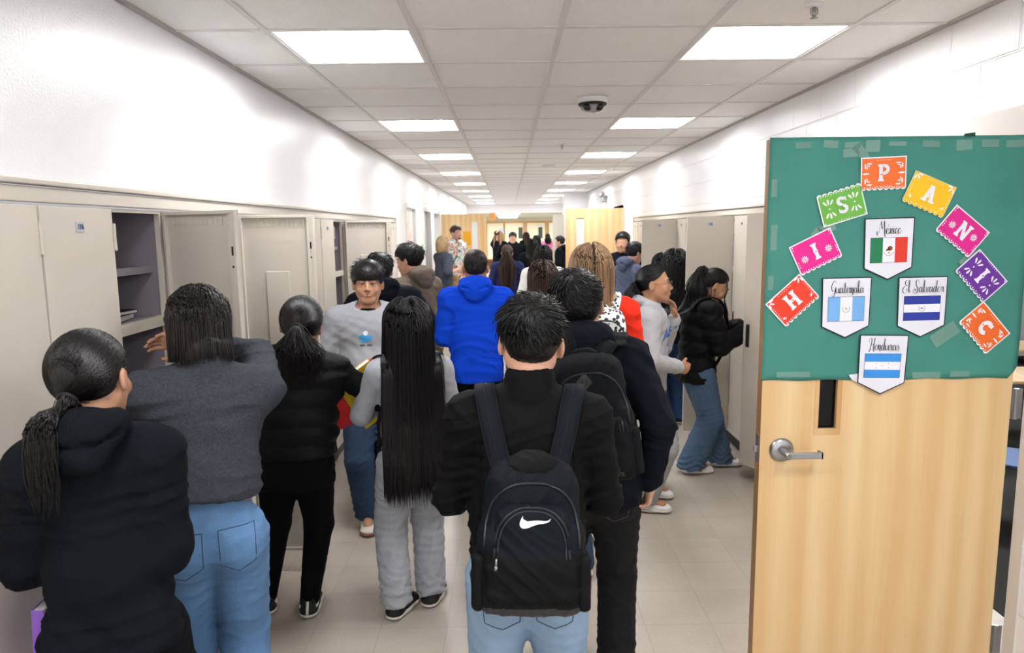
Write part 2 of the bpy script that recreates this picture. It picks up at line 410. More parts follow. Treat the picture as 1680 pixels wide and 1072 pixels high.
# ------------------------------------------------------------------ modelling engine: smooth blended solids -> surface nets
A = lambda *p: np.array(p, float)
BIG = 10.0
def smin(a, b, k):
    if k <= 0: return np.minimum(a, b)
    h = np.clip(.5+.5*(b-a)/k, 0, 1); return b*(1-h)+a*h-k*h*(1-h)
class SDF:
    def __init__(s): s.p = []; s.disp = None; s.da = 0
    def cap(s, a, b, ra, rb=None, k=.02, flat=None, op='u'):
        a = np.asarray(a, float); b = np.asarray(b, float); rb = ra if rb is None else rb
        ba = b-a; L = ba@ba+1e-12; fn = None
        if flat is not None: n = np.asarray(flat[0], float); n = n/np.linalg.norm(n); sc = flat[1]
        def f(P):
            pa = P-a; h = np.clip(pa@ba/L, 0, 1); q = pa-h[:,None]*ba
            if flat is not None: q = q+(q@n)[:,None]*(1/sc-1)*n
            d = np.sqrt((q*q).sum(1))-(ra+(rb-ra)*h)
            return d*min(1, sc) if flat is not None else d
        s.p.append((f, k, op)); return s
    def ell(s, c, r, R=None, k=.02, op='u'):
        c = np.asarray(c, float); r = np.asarray(r, float)
        def f(P):
            q = P-c
            if R is not None: q = q@R
            k0 = np.sqrt(((q/r)**2).sum(1)); k1 = np.sqrt(((q/(r*r))**2).sum(1))
            return np.where(k1 < 1e-9, -r.min(), k0*(k0-1)/np.maximum(k1, 1e-9))
        s.p.append((f, k, op)); return s
    def box(s, c, h, rad=.01, R=None, k=.01, op='u'):
        c = np.asarray(c, float); h = np.asarray(h, float)-rad
        def f(P):
            q = P-c
            if R is not None: q = q@R
            q = np.abs(q)-h
            return np.sqrt((np.maximum(q, 0)**2).sum(1))+np.minimum(q.max(1), 0)-rad
        s.p.append((f, k, op)); return s
    def cut(s, pt, n, k=.004):       # keep the side opposite to n
        pt = np.asarray(pt, float); n = np.asarray(n, float); n = n/np.linalg.norm(n)
        s.p.append((lambda P: (P-pt)@n, k, 'i')); return s
    def fn(s, f, k=.01, op='u'): s.p.append((f, k, op)); return s
    def ev(s, P, blk=None, br=0):
        """blk: optional (centre array, index) to cull"""
        D = np.full(len(P), BIG)
        for f, k, op in s.p:
            if op == 'u': D = smin(D, f(P), k)
            elif op == 's': D = -smin(-D, f(P), k)
            else: D = -smin(-D, -f(P), k)
        if s.disp is not None: D = D+s.disp(P)
        return D
    def evb(s, C, O, br):
        """block evaluation: C block centres, O (512,3) offsets; primitives culled by distance"""
        n, m = len(C), len(O); D = np.full((n, m), BIG)
        Pall = C[:,None,:]+O[None]
        for f, k, op in s.p:
            dc = f(C)
            if op == 'u': i = dc < br*1.9+k+.03
            elif op == 's': i = dc < br*1.9+k+.03
            else: i = dc > -(br*1.9+k+.03)
            if not i.any(): continue
            P = Pall[i].reshape(-1,3); v = f(P).reshape(-1, m); d = D[i]
            if op == 'u': D[i] = smin(d, v, k)
            elif op == 's': D[i] = -smin(-d, v, k)
            else: D[i] = -smin(-d, -v, k)
        if s.disp is not None: D = D+s.disp(Pall.reshape(-1,3)).reshape(n, m)
        return D
    def mesh(s, lo, hi, h):
        lo = np.asarray(lo, float); hi = np.asarray(hi, float); B = 8
        nb = np.maximum(1, np.ceil((hi-lo)/(h*B)).astype(int)); N = nb*B
        gi = np.stack(np.meshgrid(*[np.arange(k) for k in nb], indexing='ij'), -1).reshape(-1,3)
        C = lo+(gi*B+(B-1)/2)*h; br = h*B*.5*1.75
        dc = s.ev(C); keep = np.abs(dc) < br*1.9+s.da+.004
        V = np.empty(tuple(N), np.float32).reshape(nb[0],B,nb[1],B,nb[2],B)
        V = V.transpose(0,2,4,1,3,5).reshape(-1, B**3) if False else np.repeat(np.sign(dc).astype(np.float32)*.5, B**3).reshape(-1, B**3)
        o = np.stack(np.meshgrid(*[np.arange(B)]*3, indexing='ij'), -1).reshape(-1,3); O = (o-(B-1)/2)*h
        ki = np.where(keep)[0]
        for c in range(0, len(ki), 400):
            q = ki[c:c+400]; V[q] = s.evb(C[q], O, br)
        V = V.reshape(nb[0],nb[1],nb[2],B,B,B).transpose(0,3,1,4,2,5).reshape(tuple(N))
        V[0]=V[-1]=1; V[:,0]=V[:,-1]=1; V[:,:,0]=V[:,:,-1]=1
        return nets(V, lo, h)
def nets(V, lo, h):
    I = (V < 0); c = np.zeros(tuple(np.array(V.shape)-1), np.uint8)
    for dx in (0,1):
        for dy in (0,1):
            for dz in (0,1): c += I[dx:V.shape[0]-1+dx, dy:V.shape[1]-1+dy, dz:V.shape[2]-1+dz]
    act = (c > 0) & (c < 8); idx = np.argwhere(act); n = len(idx)
    if n == 0: return np.zeros((0,3)), np.zeros((0,4), int)
    num = np.full(act.shape, -1, np.int32); num[tuple(idx.T)] = np.arange(n)
    cr = np.array([[i>>2&1, i>>1&1, i&1] for i in range(8)])
    v = np.stack([V[idx[:,0]+a, idx[:,1]+b, idx[:,2]+d] for a,b,d in cr], 1).astype(float)
    S = np.zeros((n,3)); W = np.zeros(n)
    for i in range(8):
        for bit in (4,2,1):
            j = i | bit
            if j == i: continue
            m = (v[:,i] < 0) != (v[:,j] < 0); t = np.where(m, v[:,i]/np.where(m, v[:,i]-v[:,j], 1), 0)
            S += np.where(m[:,None], cr[i]+(cr[j]-cr[i])*t[:,None], 0); W += m
    vs = lo+(idx+S/W[:,None])*h
    F = []
    for ax in range(3):
        a = [slice(None)]*3; b_ = [slice(None)]*3; a[ax] = slice(0,-1); b_[ax] = slice(1,None)
        m = I[tuple(a)] != I[tuple(b_)]
        e = np.argwhere(m); u, w_ = [(1,2),(2,0),(0,1)][ax]
        ok = (e[:,u] > 0) & (e[:,w_] > 0) & (e[:,u] < V.shape[u]-1) & (e[:,w_] < V.shape[w_]-1); e = e[ok]
        s0 = I[tuple(e.T)]
        def g(du, dw):
            q = e.copy(); q[:,u] -= du; q[:,w_] -= dw; return num[tuple(q.T)]
        q = np.stack([g(1,1), g(0,1), g(0,0), g(1,0)], 1)
        q[~s0] = q[~s0][:, ::-1]; F.append(q)
    return vs, np.concatenate(F)
def mkmesh(name, vs, fs, m, parent=None, smooth=True, mi=None):
    me = bpy.data.meshes.new(name); vs = np.asarray(vs); 
    if isinstance(fs, np.ndarray):
        me.vertices.add(len(vs)); me.vertices.foreach_set('co', vs.astype(np.float32).ravel())
        k = fs.shape[1]; me.loops.add(fs.size); me.loops.foreach_set('vertex_index', fs.astype(np.int32).ravel())
        me.polygons.add(len(fs)); me.polygons.foreach_set('loop_start', np.arange(0, fs.size, k, dtype=np.int32)); me.polygons.foreach_set('loop_total', np.full(len(fs), k, np.int32))
    else: me.from_pydata([tuple(v) for v in vs], [], fs)
    ms = m if isinstance(m, (list, tuple)) else [m]
    for q in ms: me.materials.append(q)
    if mi is not None: me.polygons.foreach_set('material_index', np.asarray(mi, np.int32))
    me.polygons.foreach_set('use_smooth', [smooth]*len(me.polygons)); me.update(); me.validate()
    o = bpy.data.objects.new(name, me); COL.objects.link(o)
    if parent: o.parent = parent
    return o
def bounds(pts, pad):
    p = np.array(pts); return p.min(0)-pad, p.max(0)+pad
def folds(amp, seed, f=26, dirz=.9):
    f = f*2.6; rs = np.random.RandomState(seed); W = rs.normal(size=(7,3)); W[:,2] += np.sign(W[:,2])*dirz; W /= np.linalg.norm(W, axis=1)[:,None]
    ph = rs.uniform(0, 6.28, 7)
    def d(P):
        a = np.sin(P@W[0]*f*.45+ph[0]); b = np.sin(P@W[1]*f*.6+ph[1])
        x = np.sin(P@W[2]*f+1.8*a+ph[2]); y = np.sin(P@W[3]*f*1.5+1.6*b+ph[3]); z = np.sin(P@W[4]*f*2.3+1.5*a+1.2*b+ph[4])
        m = .5+.5*np.sin(P@W[5]*f*.35+ph[5]+a)
        return -amp*(.55*(1-np.abs(x))**2+.4*(1-np.abs(y))**2*m+.22*z*(1-m))+amp*.3
    return d
def rotm(rx=0, ry=0, rz=0):
    M = (RZ(rz) @ RX(rx) @ RY(ry)).to_3x3(); return np.array(M)
def strands(paths, rad, sides=3):
    """paths (N,M,3), rad (N,M) -> tube mesh"""
    N, M, _ = paths.shape; t = np.gradient(paths, axis=1); t /= np.linalg.norm(t, axis=2)[:,:,None]+1e-9
    ref = np.where(np.abs(t[:,:,2:3]) > .9, A(1,.3,0), A(0,0,1)); u = np.cross(t, ref); u /= np.linalg.norm(u, axis=2)[:,:,None]+1e-9; v = np.cross(t, u)
    vs = np.stack([paths+rad[:,:,None]*(u*math.cos(2*PI*j/sides)+v*math.sin(2*PI*j/sides)) for j in range(sides)], 2).reshape(-1,3)
    base = (np.arange(N)[:,None]*M+np.arange(M-1)[None])*sides; base = base.ravel()
    fs = np.concatenate([np.stack([base+j, base+(j+1)%sides, base+sides+(j+1)%sides, base+sides+j], 1) for j in range(sides)])
    return vs, fs
def join(*pairs):
    V = []; F = []; o = 0
    for v, f in pairs:
        V.append(v); F.append(f+o); o += len(v)
    return np.concatenate(V), np.concatenate(F)
# ------------------------------------------------------------------ cloth, skin, hair materials
def cloth(name, col, bump=.35, bs=350, var=.06, vs=60, rough=.9, sheen=.0): return mat(name, col, rough, bump=bump, bscale=bs, var=var, vscale=vs, spec=.12, sheen=sheen)
def denim(name, col, var=.16): return mat(name, col, .85, bump=.4, bscale=500, var=var, vscale=7, spec=.25, stretch=(1,1,.5))
def skinm(name, col):
    m = mat(name, col, .5, bump=.05, bscale=300, spec=.4, var=.04, vscale=20); b = m.node_tree.nodes['Principled BSDF']
    b.inputs['Subsurface Weight'].default_value = .12; b.inputs['Subsurface Radius'].default_value = (.01,.004,.002); return m
def hairm(name, col, rough=.36, var=.35):
    m = mat(name, col, rough+.06, bump=.12, bscale=60, var=var, vscale=30, spec=.4, stretch=(4,4,.35), detail=3); return m
SK1 = skinm('skin_tan', 'b98a6e'); SK2 = skinm('skin_light', 'cf9f86'); SK3 = skinm('skin_pink', 'd0a08c')
HB = hairm('black_hair', '0d0b0c'); HB2 = hairm('soft_black_hair', '110d0e', .32)
M_sole = mat('white_rubber', 'd8d4cc', .5, bump=.05, bscale=80, var=.08, vscale=40)

# ------------------------------------------------------------------ people
class Rig: pass
def ik(a, c, l1, l2, pole):
    d = c-a; L = np.linalg.norm(d); Lm = (l1+l2)*.999
    if L > Lm: c = a+d/L*Lm; d = c-a; L = Lm
    u = d/L; x = (l1*l1-l2*l2+L*L)/(2*L); hh = math.sqrt(max(l1*l1-x*x, 0))
    p = pole-(pole@u)*u; n = np.linalg.norm(p); p = p/n if n > 1e-6 else A(1,0,0)
    return a+u*x+p*hh, c
def make_rig(x, y, hd, H, bw=1.0, lean=0, side=0, twist=0, hy=0, hp=0, hr=0, pel=(0,0,0), hand=None, elbow=None, foot=None, stance=.1, hs=None, knee=None, sh=0):
    """hd heading (deg, 0 = away from the camera, + = turned left). hand/foot targets: {'L':(wx,wy,wz)} in the world."""
    g = Rig(); g.H = H; g.x, g.y = x, y; g.hd = math.radians(hd); c, s_ = math.cos(g.hd), math.sin(g.hd)
    def loc(p): p = np.asarray(p, float); dx, dy = p[0]-x, p[1]-y; return A(c*dx+s_*dy, -s_*dx+c*dy, p[2])
    def locd(p): p = np.asarray(p, float); return A(c*p[0]+s_*p[1], -s_*p[0]+c*p[1], p[2])
    g.loc = loc; g.locd = locd; r = math.radians
    g.P = A(0,0,.525*H)+A(*pel); R = rotm(-r(lean), r(side), r(twist)); g.R = R; Rp = rotm(-r(lean)*.35, r(side)*.3, r(twist)*.3); g.Rp = Rp
    g.X, g.Y, g.Z = R[:,0], R[:,1], R[:,2]
    g.waist = g.P+Rp@A(0,0,.09*H); g.chest = g.waist+R@A(0,.006*H,.10*H); g.neck = g.waist+R@A(0,-.008*H,.221*H)
    g.bw = bw
    Rh = R@rotm(-r(hp)+r(lean)*.6, r(hr), r(hy)); g.Rh = Rh; g.s = (hs or .225*(H/1.62)**.5)/.225
    g.headb = g.neck+R@A(0,.004*H,.026*H); g.head = g.headb+Rh@A(0,.022*g.s,.098*g.s)
    # drop the whole figure so that the standing height is H
    g.sho = {}; g.elb = {}; g.wri = {}; g.hip = {}; g.kne = {}; g.ank = {}; g.toe = {}
    hand = hand or {}; elbow = elbow or {}; foot = foot or {}; knee = knee or {}
    for k, sg in (('L',-1),('R',1)):
        g.sho[k] = g.waist+R@A(sg*.104*H*bw, -.004*H, (.184+sh)*H)
        t = loc(hand[k]) if k in hand else g.sho[k]+A(sg*.045*H, .03*H, -.30*H)
        pole = locd(elbow[k]) if k in elbow else A(sg*.5, -1, -.1)
        g.elb[k], g.wri[k] = ik(g.sho[k], t, .165*H, .150*H, pole)
        g.hip[k] = g.P+Rp@A(sg*.05*H, 0, -.02*H)
        if k in foot: f = foot[k]; t = loc(f[:3]) if len(f) > 2 and f[2] is not None else loc((f[0], f[1], .05*H)); fy = r(f[3]) if len(f) > 3 else 0
        else: t = A(sg*stance, -.02*H, .05*H); fy = -sg*.15
        t = A(t[0], t[1], max(t[2], .045*H))
        kp = locd(knee[k]) if k in knee else A(sg*.12, 1, 0)
        g.kne[k], g.ank[k] = ik(g.hip[k], t, .245*H, .235*H, kp)
        g.toe[k] = A(-math.sin(fy), math.cos(fy), 0)
    g.root = None
    return g
def headsdf(S, g, face=True, ears=True, k=1.0):
    s = g.s; Rh = g.Rh; H = lambda *p: g.head+Rh@(A(*p)*s)
    S.ell(H(0,-.012,.026), A(.073,.092,.086)*s, Rh, k=.01)
    S.ell(H(0,.026,-.03), A(.059,.062,.072)*s, Rh, k=.03*s)
    for q in (-1,1): S.cap(H(q*.05,.0,-.045), H(q*.02,.058,-.09), .018*s, .017*s, k=.03*s)
    S.ell(H(0,.066,-.092), A(.022,.02,.018)*s, Rh, k=.025*s)
    if face:
        S.cap(H(-.034,.074,.020), H(.034,.074,.020), .012*s, k=.02*s)
        for q in (-1,1):
            S.ell(H(q*.031,.094,-.001), A(.019,.014,.013)*s, Rh, k=.014*s, op='s')
            S.ell(H(q*.031,.0765,-.001), A(.016,.0125,.0135)*s, Rh, k=.004*s)
            S.ell(H(q*.036,.066,-.034), A(.024,.018,.022)*s, Rh, k=.02*s)
        S.cap(H(0,.086,.008), H(0,.1045,-.028), .0065*s, .0105*s, k=.014*s)
        for q in (-1,1): S.ell(H(q*.0115,.096,-.032), A(.008,.010,.0075)*s, Rh, k=.006*s)
        S.ell(H(0,.084,-.057), A(.026,.012,.018)*s, Rh, k=.018*s)
        S.cap(H(-.018,.0895,-.0535), H(.018,.0895,-.0535), .0045*s, k=.005*s)
        S.cap(H(-.014,.0895,-.0635), H(.014,.0895,-.0635), .0055*s, k=.005*s)
        S.cap(H(-.022,.098,-.0585), H(.022,.098,-.0585), .0022*s, k=.004*s, op='s')
    if ears:
        for q in (-1,1):
            Re = Rh@rotm(0, 0, q*.35)
            S.ell(H(q*.082,-.012,-.008), A(.0085,.019,.031)*s, Re, k=.010*s)
            S.ell(H(q*.092,-.008,-.004), A(.006,.010,.018)*s, Re, k=.004*s, op='s')
def neckp(S, g, r=.032):
    H = g.H; s = g.s
    S.cap(g.head+g.Rh@(A(0,-.016,-.045)*s), g.neck+g.R@A(0,-.006*H,-.03*H), .056*s, .056*s*(1.05), k=.03)
def handsdf(S, g, k, curl=.5, roll=0, spread=.0, dirv=None, palm=None):
    """hand at wrist k; dirv pointing direction, palm = palm normal (local)"""
    H = g.H; w = g.wri[k]; fa = g.wri[k]-g.elb[k]; fa /= np.linalg.norm(fa); d = fa if dirv is None else g.locd(dirv)/np.linalg.norm(dirv)
    pn = g.locd(palm) if palm is not None else A(1 if k == 'L' else -1, 0, 0)
    pn = pn-(pn@d)*d; pn /= np.linalg.norm(pn); sd = np.cross(d, pn); sc = H/1.65
    if k == 'L': sd = -sd
    # sd points to the thumb side
    if g.thumb.get(k): sd = sd if sd@g.locd(g.thumb[k]) > 0 else -sd
    elif sd@(g.Y) < 0: sd = -sd
    S.cap(w-fa*.02, w+d*.02*sc, .024*sc, .024*sc, k=.02, flat=(pn, .75))
    S.cap(w+d*.03*sc+sd*.010*sc, w+d*.075*sc+sd*.012*sc, .026*sc, .026*sc, k=.015, flat=(pn, .5))
    S.cap(w+d*.03*sc-sd*.010*sc, w+d*.070*sc-sd*.016*sc, .024*sc, .022*sc, k=.015, flat=(pn, .5))
    for i, (o, L, b0) in enumerate(((.030,.070,.082),(.010,.078,.086),(-.010,.072,.083),(-.029,.056,.074))):
        p = w+d*b0*sc+sd*o*sc; a = 0; dd = d+sd*o*spread*6; dd /= np.linalg.norm(dd); r0 = .0088*sc if i < 3 else .0075*sc
        for j, fr in enumerate((.42,.33,.25)):
            a += curl*(1.0+.12*i)*(.9 if j == 0 else 1.1); v = dd*math.cos(a)+pn*math.sin(a); q = p+v*L*fr*sc
            S.cap(p, q, r0*(1-.08*j), r0*(.93-.08*j), k=.004); p = q
    p = w+d*.022*sc+sd*.022*sc; v = d*.55+sd*.75+pn*.35; v /= np.linalg.norm(v); q = p+v*.036*sc
    S.cap(p, q, .014*sc, .0105*sc, k=.012); v = d*.85+sd*.35+pn*(.25+curl*.5); v /= np.linalg.norm(v); r_ = q+v*.028*sc; S.cap(q, r_, .0098*sc, .009*sc, k=.004)
    v = d*.9+pn*(.2+curl*.8); v /= np.linalg.norm(v); S.cap(r_, r_+v*.022*sc, .009*sc, .0078*sc, k=.004)
def bodymesh(g, skin, res, face=True, curl=.4, hk=None, bare=False):
    S = SDF(); H = g.H; bw = g.bw; n = g.Y; hk = hk or {}
    S.cap(g.P+g.Rp@A(0,0,.0), g.waist, .082*H*bw, .072*H*bw, k=.03, flat=(g.Rp[:,1], .68))
    S.cap(g.waist, g.chest+g.Z*.03*H, .072*H*bw, .088*H*bw, k=.04, flat=(n, .68))
    S.cap(g.sho['L']*.85+g.sho['R']*.15, g.sho['R']*.85+g.sho['L']*.15, .036*H, k=.04)
    neckp(S, g)
    for k in 'LR':
        S.cap(g.sho[k], g.elb[k], .029*H, .024*H, k=.03); S.cap(g.elb[k], g.wri[k], .0235*H, .0155*H, k=.012)
        S.cap(g.hip[k], g.kne[k], .047*H, .033*H, k=.03); S.cap(g.kne[k], g.ank[k], .031*H, .021*H, k=.015)
        S.cap(g.ank[k], g.ank[k]+g.toe[k]*.07*H-A(0,0,.022*H), .02*H, .018*H, k=.012)
        handsdf(S, g, k, **{'curl': curl, **hk.get(k, {})})
    headsdf(S, g, face)
    pts = [g.head+A(0,0,.12), g.head+A(.1,.1,0), g.head-A(.1,.12,0), g.ank['L'], g.ank['R']]+list(g.wri.values())+list(g.elb.values())+list(g.sho.values())+[g.ank[k]+g.toe[k]*.15 for k in 'LR']+list(g.kne.values())
    lo, hi = bounds(pts, .13); lo[2] = .01
    v, f = S.mesh(lo, hi, res); o = mkmesh('body', v, f, skin, g.root); return o
def surf(o): me = o.data; return BVHTree.FromPolygons([v.co for v in me.vertices], [tuple(p.vertices) for p in me.polygons])
def top(g, name, m, res, loose=.012, hem=-.02, hemk=None, seed=1, amp=.006, f=24, hood=None, collar=.01, sleeve=1.0, armr=1.0, belly=0, back=0, cuffs=True, shl=0, hipw=1.0, puff=0, neckcut=.062, wide=1.0, extra=None, vest=False, high=False):
    S = SDF(); H = g.H; bw = g.bw*wide; n = g.Y; L = loose
    hz = g.P[2]+hem*H
    S.cap(g.P-A(0,0,.06*H), g.waist, .092*H*bw*hipw+L*.6, .082*H*bw+L, k=.03, flat=(g.Rp[:,1], .80)); [S.ell(g.hip[k]-g.Rp[:,1]*.022*H+A(0,0,-.0*H), A(.047*H+L*.6,.047*H+L*.6,.07*H), None, k=.04) for k in 'LR']
    S.cap(g.waist, g.chest+g.Z*.025*H, .082*H*bw+L, .092*H*bw+L, k=.05, flat=(n, .70))
    if belly: S.ell(g.waist+n*.035*H, A(.085*H*bw, .07*H+belly, .09*H), g.R, k=.05)
    if back: S.ell(g.chest-n*.02*H, A(.09*H*bw, .055*H+back, .11*H), g.R, k=.05)
    a, b = g.sho['L'], g.sho['R']
    S.cap(a*.88+b*.12-g.Z*.012*H, b*.88+a*.12-g.Z*.012*H, .036*H+L, k=.05)
    for k in 'LR':
        S.cap(g.neck+g.Z*.004*H, g.sho[k]-g.Z*.004*H, .026*H+L*.3, .030*H+L*.7, k=.03)
        if vest: continue
        A1 = (.031*H+L*.9)*armr; A2 = (.0255*H+L*.9)*armr; A3 = (.0185*H+L*.7)*armr
        if sleeve >= 1:
            S.cap(g.sho[k], g.elb[k], A1, A2, k=.035); e = g.elb[k]; w_ = g.wri[k]; d = (w_-e)
            wr = e+d*.93; S.cap(e, wr, A2, A3*1.05, k=.018)
            if cuffs: S.cap(e+d*.90, e+d*1.02, .0195*H+.006, .0195*H+.003, k=.006)
        else: S.cap(g.sho[k], g.sho[k]+(g.elb[k]-g.sho[k])*sleeve, A1, A2*1.15, k=.03)
    if hood is not None:
        s = g.s; c = g.neck+g.R@A(0,-.008*H,.012*H); hk_ = hood
        S.ell(c+g.R@A(0,-.078*s,.006), A(.102,.056,.064)*s*hk_, g.R@rotm(-.3), k=.014)
        for q in (-1,1): S.cap(c+g.R@A(q*.070*s,-.050*s,.022*s), c+g.R@A(q*.050*s,.060*s,-.012*s), .034*s*hk_, .022*s, k=.014)
        S.ell(c+g.R@A(0,-.095*s,-.045), A(.070,.038,.050)*s*hk_, g.R, k=.016)
        S.cap(c+g.R@A(-.085*s,-.095*s*hk_,.0), c+g.R@A(0,-.140*s*hk_,-.030), .006, k=.010, op='s'); S.cap(c+g.R@A(.085*s,-.095*s*hk_,.0), c+g.R@A(0,-.140*s*hk_,-.030), .006, k=.010, op='s')
    if high: S.cap(g.neck+g.Z*.0*H, g.neck+g.Z*(high*H), .074*g.s, .071*g.s, k=.012)
    elif collar: S.cap(g.neck+g.Z*.0*H, g.neck+g.Z*.010*H, .064*g.s+collar*.3, .060*g.s+collar*.3, k=.012)
    # neck opening
    ax = g.neck-g.Z*.02*H
    S.cap(ax, g.neck+g.Z*.3*H, neckcut*g.s, neckcut*g.s*1.02, k=.006, op='s')
    if extra: extra(S, g)
    # hem band
    hc = A(g.P[0], g.P[1], hz)
    hk2 = hemk or (0,0,1); S.cut(hc, -np.asarray(hk2, float), k=.012)
    if sleeve < 1:
        pass
    fd0 = folds(amp, seed, f); nz = g.neck[2]; nx = g.neck
    def fdn(P): return fd0(P)*np.clip((np.sqrt(((P-nx)**2).sum(1))-.09)/.07, .15, 1)
    if puff:
        base = fdn; zz = puff
        S.disp = lambda P: base(P)-.012*np.abs(np.sin((P[:,2]+.15*P[:,1])*PI/zz))+.006; S.da = .02
    else: S.disp = fdn; S.da = amp*1.3
    pts = list(g.sho.values())+list(g.elb.values())+list(g.wri.values())+[A(0,0,hz), g.neck+A(0,0,.08), g.P+A(.11*H*bw,0,0), g.P-A(.11*H*bw,0,0), g.chest+g.Y*.2, g.chest-g.Y*.2]
    if vest: pts = list(g.sho.values())+pts[6:]
    lo, hi = bounds(pts, .11); lo[2] = hz-.03
    v, fc = S.mesh(lo, hi, res); o = mkmesh(name, v, fc, m, g.root); g.tops = S; return o
def pants(g, name, m, res, r=(.058,.040,.034), loose=.006, seed=2, amp=.006, f=22, hemz=.055, waist=.03, butt=1.0, stack=.0, short=None):
    S = SDF(); H = g.H; bw = g.bw; L = loose; Y = g.Rp[:,1]
    S.cap(g.P-A(0,0,.005*H), g.P+A(0,0,waist*H), .082*H*bw+L*.5, .076*H*bw+L*.5, k=.02, flat=(Y, .74))
    for k in 'LR':
        hip, kn, an = g.hip[k], g.kne[k], g.ank[k]
        S.ell(hip-Y*.022*H+A(0,0,-.012*H), A(.047*H*butt,.045*H*butt,.056*H), None, k=.03)
        S.cap(hip, kn, r[0]*H+L, r[1]*H+L, k=.03)
        if short is None: S.cap(kn, an+A(0,0,-.01*H), r[1]*H+L, r[2]*H+L, k=.02)
    if short is None:
        for k in 'LR': pass
    S.cut(A(0,0,hemz if short is None else short), A(0,0,-1), k=.006)
    S.cut(A(0,0,g.P[2]+(waist+.035)*H), A(0,0,1), k=.004)
    fd = folds(amp, seed, f); 
    if stack:
        zt = hemz+.16
        S.disp = lambda P: fd(P)+stack*np.sin((P[:,2]+.25*np.sin(P[:,0]*30+seed)*.05+.02*np.sin(P[:,1]*40))*2*PI/.042)*np.clip((zt-P[:,2])/.12, 0, 1)
    else: S.disp = fd
    S.da = amp*1.3+stack
    pts = list(g.hip.values())+list(g.kne.values())+list(g.ank.values())+[g.P+A(.1*H*bw,.1,waist*H+.03), g.P-A(.1*H*bw,.1,0)]
    lo, hi = bounds(pts, .11+L); lo[2] = max(.0, (hemz if short is None else short)-.03); hi[2] = g.P[2]+(waist+.05)*H+.02
    v, fc = S.mesh(lo, hi, res); return mkmesh(name, v, fc, m, g.root)
def shoes(g, m, msole, res=.006, size=1.0, lift=0, extra=None):
    out = []
    for k in 'LR':
        an = g.ank[k]; t = g.toe[k]; sd = np.cross(t, A(0,0,1)); L = .152*g.H*size; z0 = max(an[2]-.05*g.H, 0)
        hl = A(an[0], an[1], z0)-t*.045*g.H; R = np.stack([sd, t, A(0,0,1)], 1)
        W = .0305*g.H*size
        def outline(S, g0, zc, h, k_=.01):
            S.cap(hl+t*W*.9+A(0,0,zc), hl+t*(L*.45)+A(0,0,zc), W*.86+g0, W*.82+g0, k=.012, flat=(A(0,0,1), h/(W+g0)))
            S.cap(hl+t*(L*.45)+A(0,0,zc), hl+t*(L-W*1.05)+A(0,0,zc)+sd*(.004 if k == 'L' else -.004), W*.84+g0, W*1.02+g0, k=.012, flat=(A(0,0,1), h/(W+g0)))
        S = SDF(); outline(S, .004, .018, .018); S.cut(A(0,0,z0+.001), A(0,0,-1), .003); S.cut(A(0,0,z0+.030), A(0,0,1), .003)
        U = SDF(); outline(U, -.001, .03, .024)
        U.cap(hl+t*W*.95+A(0,0,.04), hl+t*W*1.1+A(0,0,.075*size), W*.80, W*.72, k=.02)
        U.cap(hl+t*W*1.5+A(0,0,.058*size), hl+t*(L*.62)+A(0,0,.036), W*.62, W*.55, k=.025)
        U.cap(hl+t*W*1.0+A(0,0,.07*size), hl+t*W*1.1+A(0,0,.14*size), W*.52, W*.55, k=.006, op='s')
        U.cut(A(0,0,z0+.024), A(0,0,-1), .003)
        lo, hi = bounds([hl, hl+t*L, hl+A(0,0,.11)], .06); lo[2] = z0-.01
        v, f = U.mesh(lo, hi, res); o = mkmesh('shoe', v, f, m, g.root)
        hi[2] = z0+.05; v, f = S.mesh(lo, hi, res); so = mkmesh('sole', v, f, msole, o)
        if extra:                # laces
            q = MB(); 
            for j in range(5):
                c = hl+t*(L*(.42+.055*j))+A(0,0,.062*size-.0075*j)
                q.tube([c+sd*W*.42-A(0,0,.006), c+A(0,0,.004), c-sd*W*.42-A(0,0,.006)], .0026, 6)
            q.obj('laces', extra, o, smooth=True)
        out.append(o)
    return out
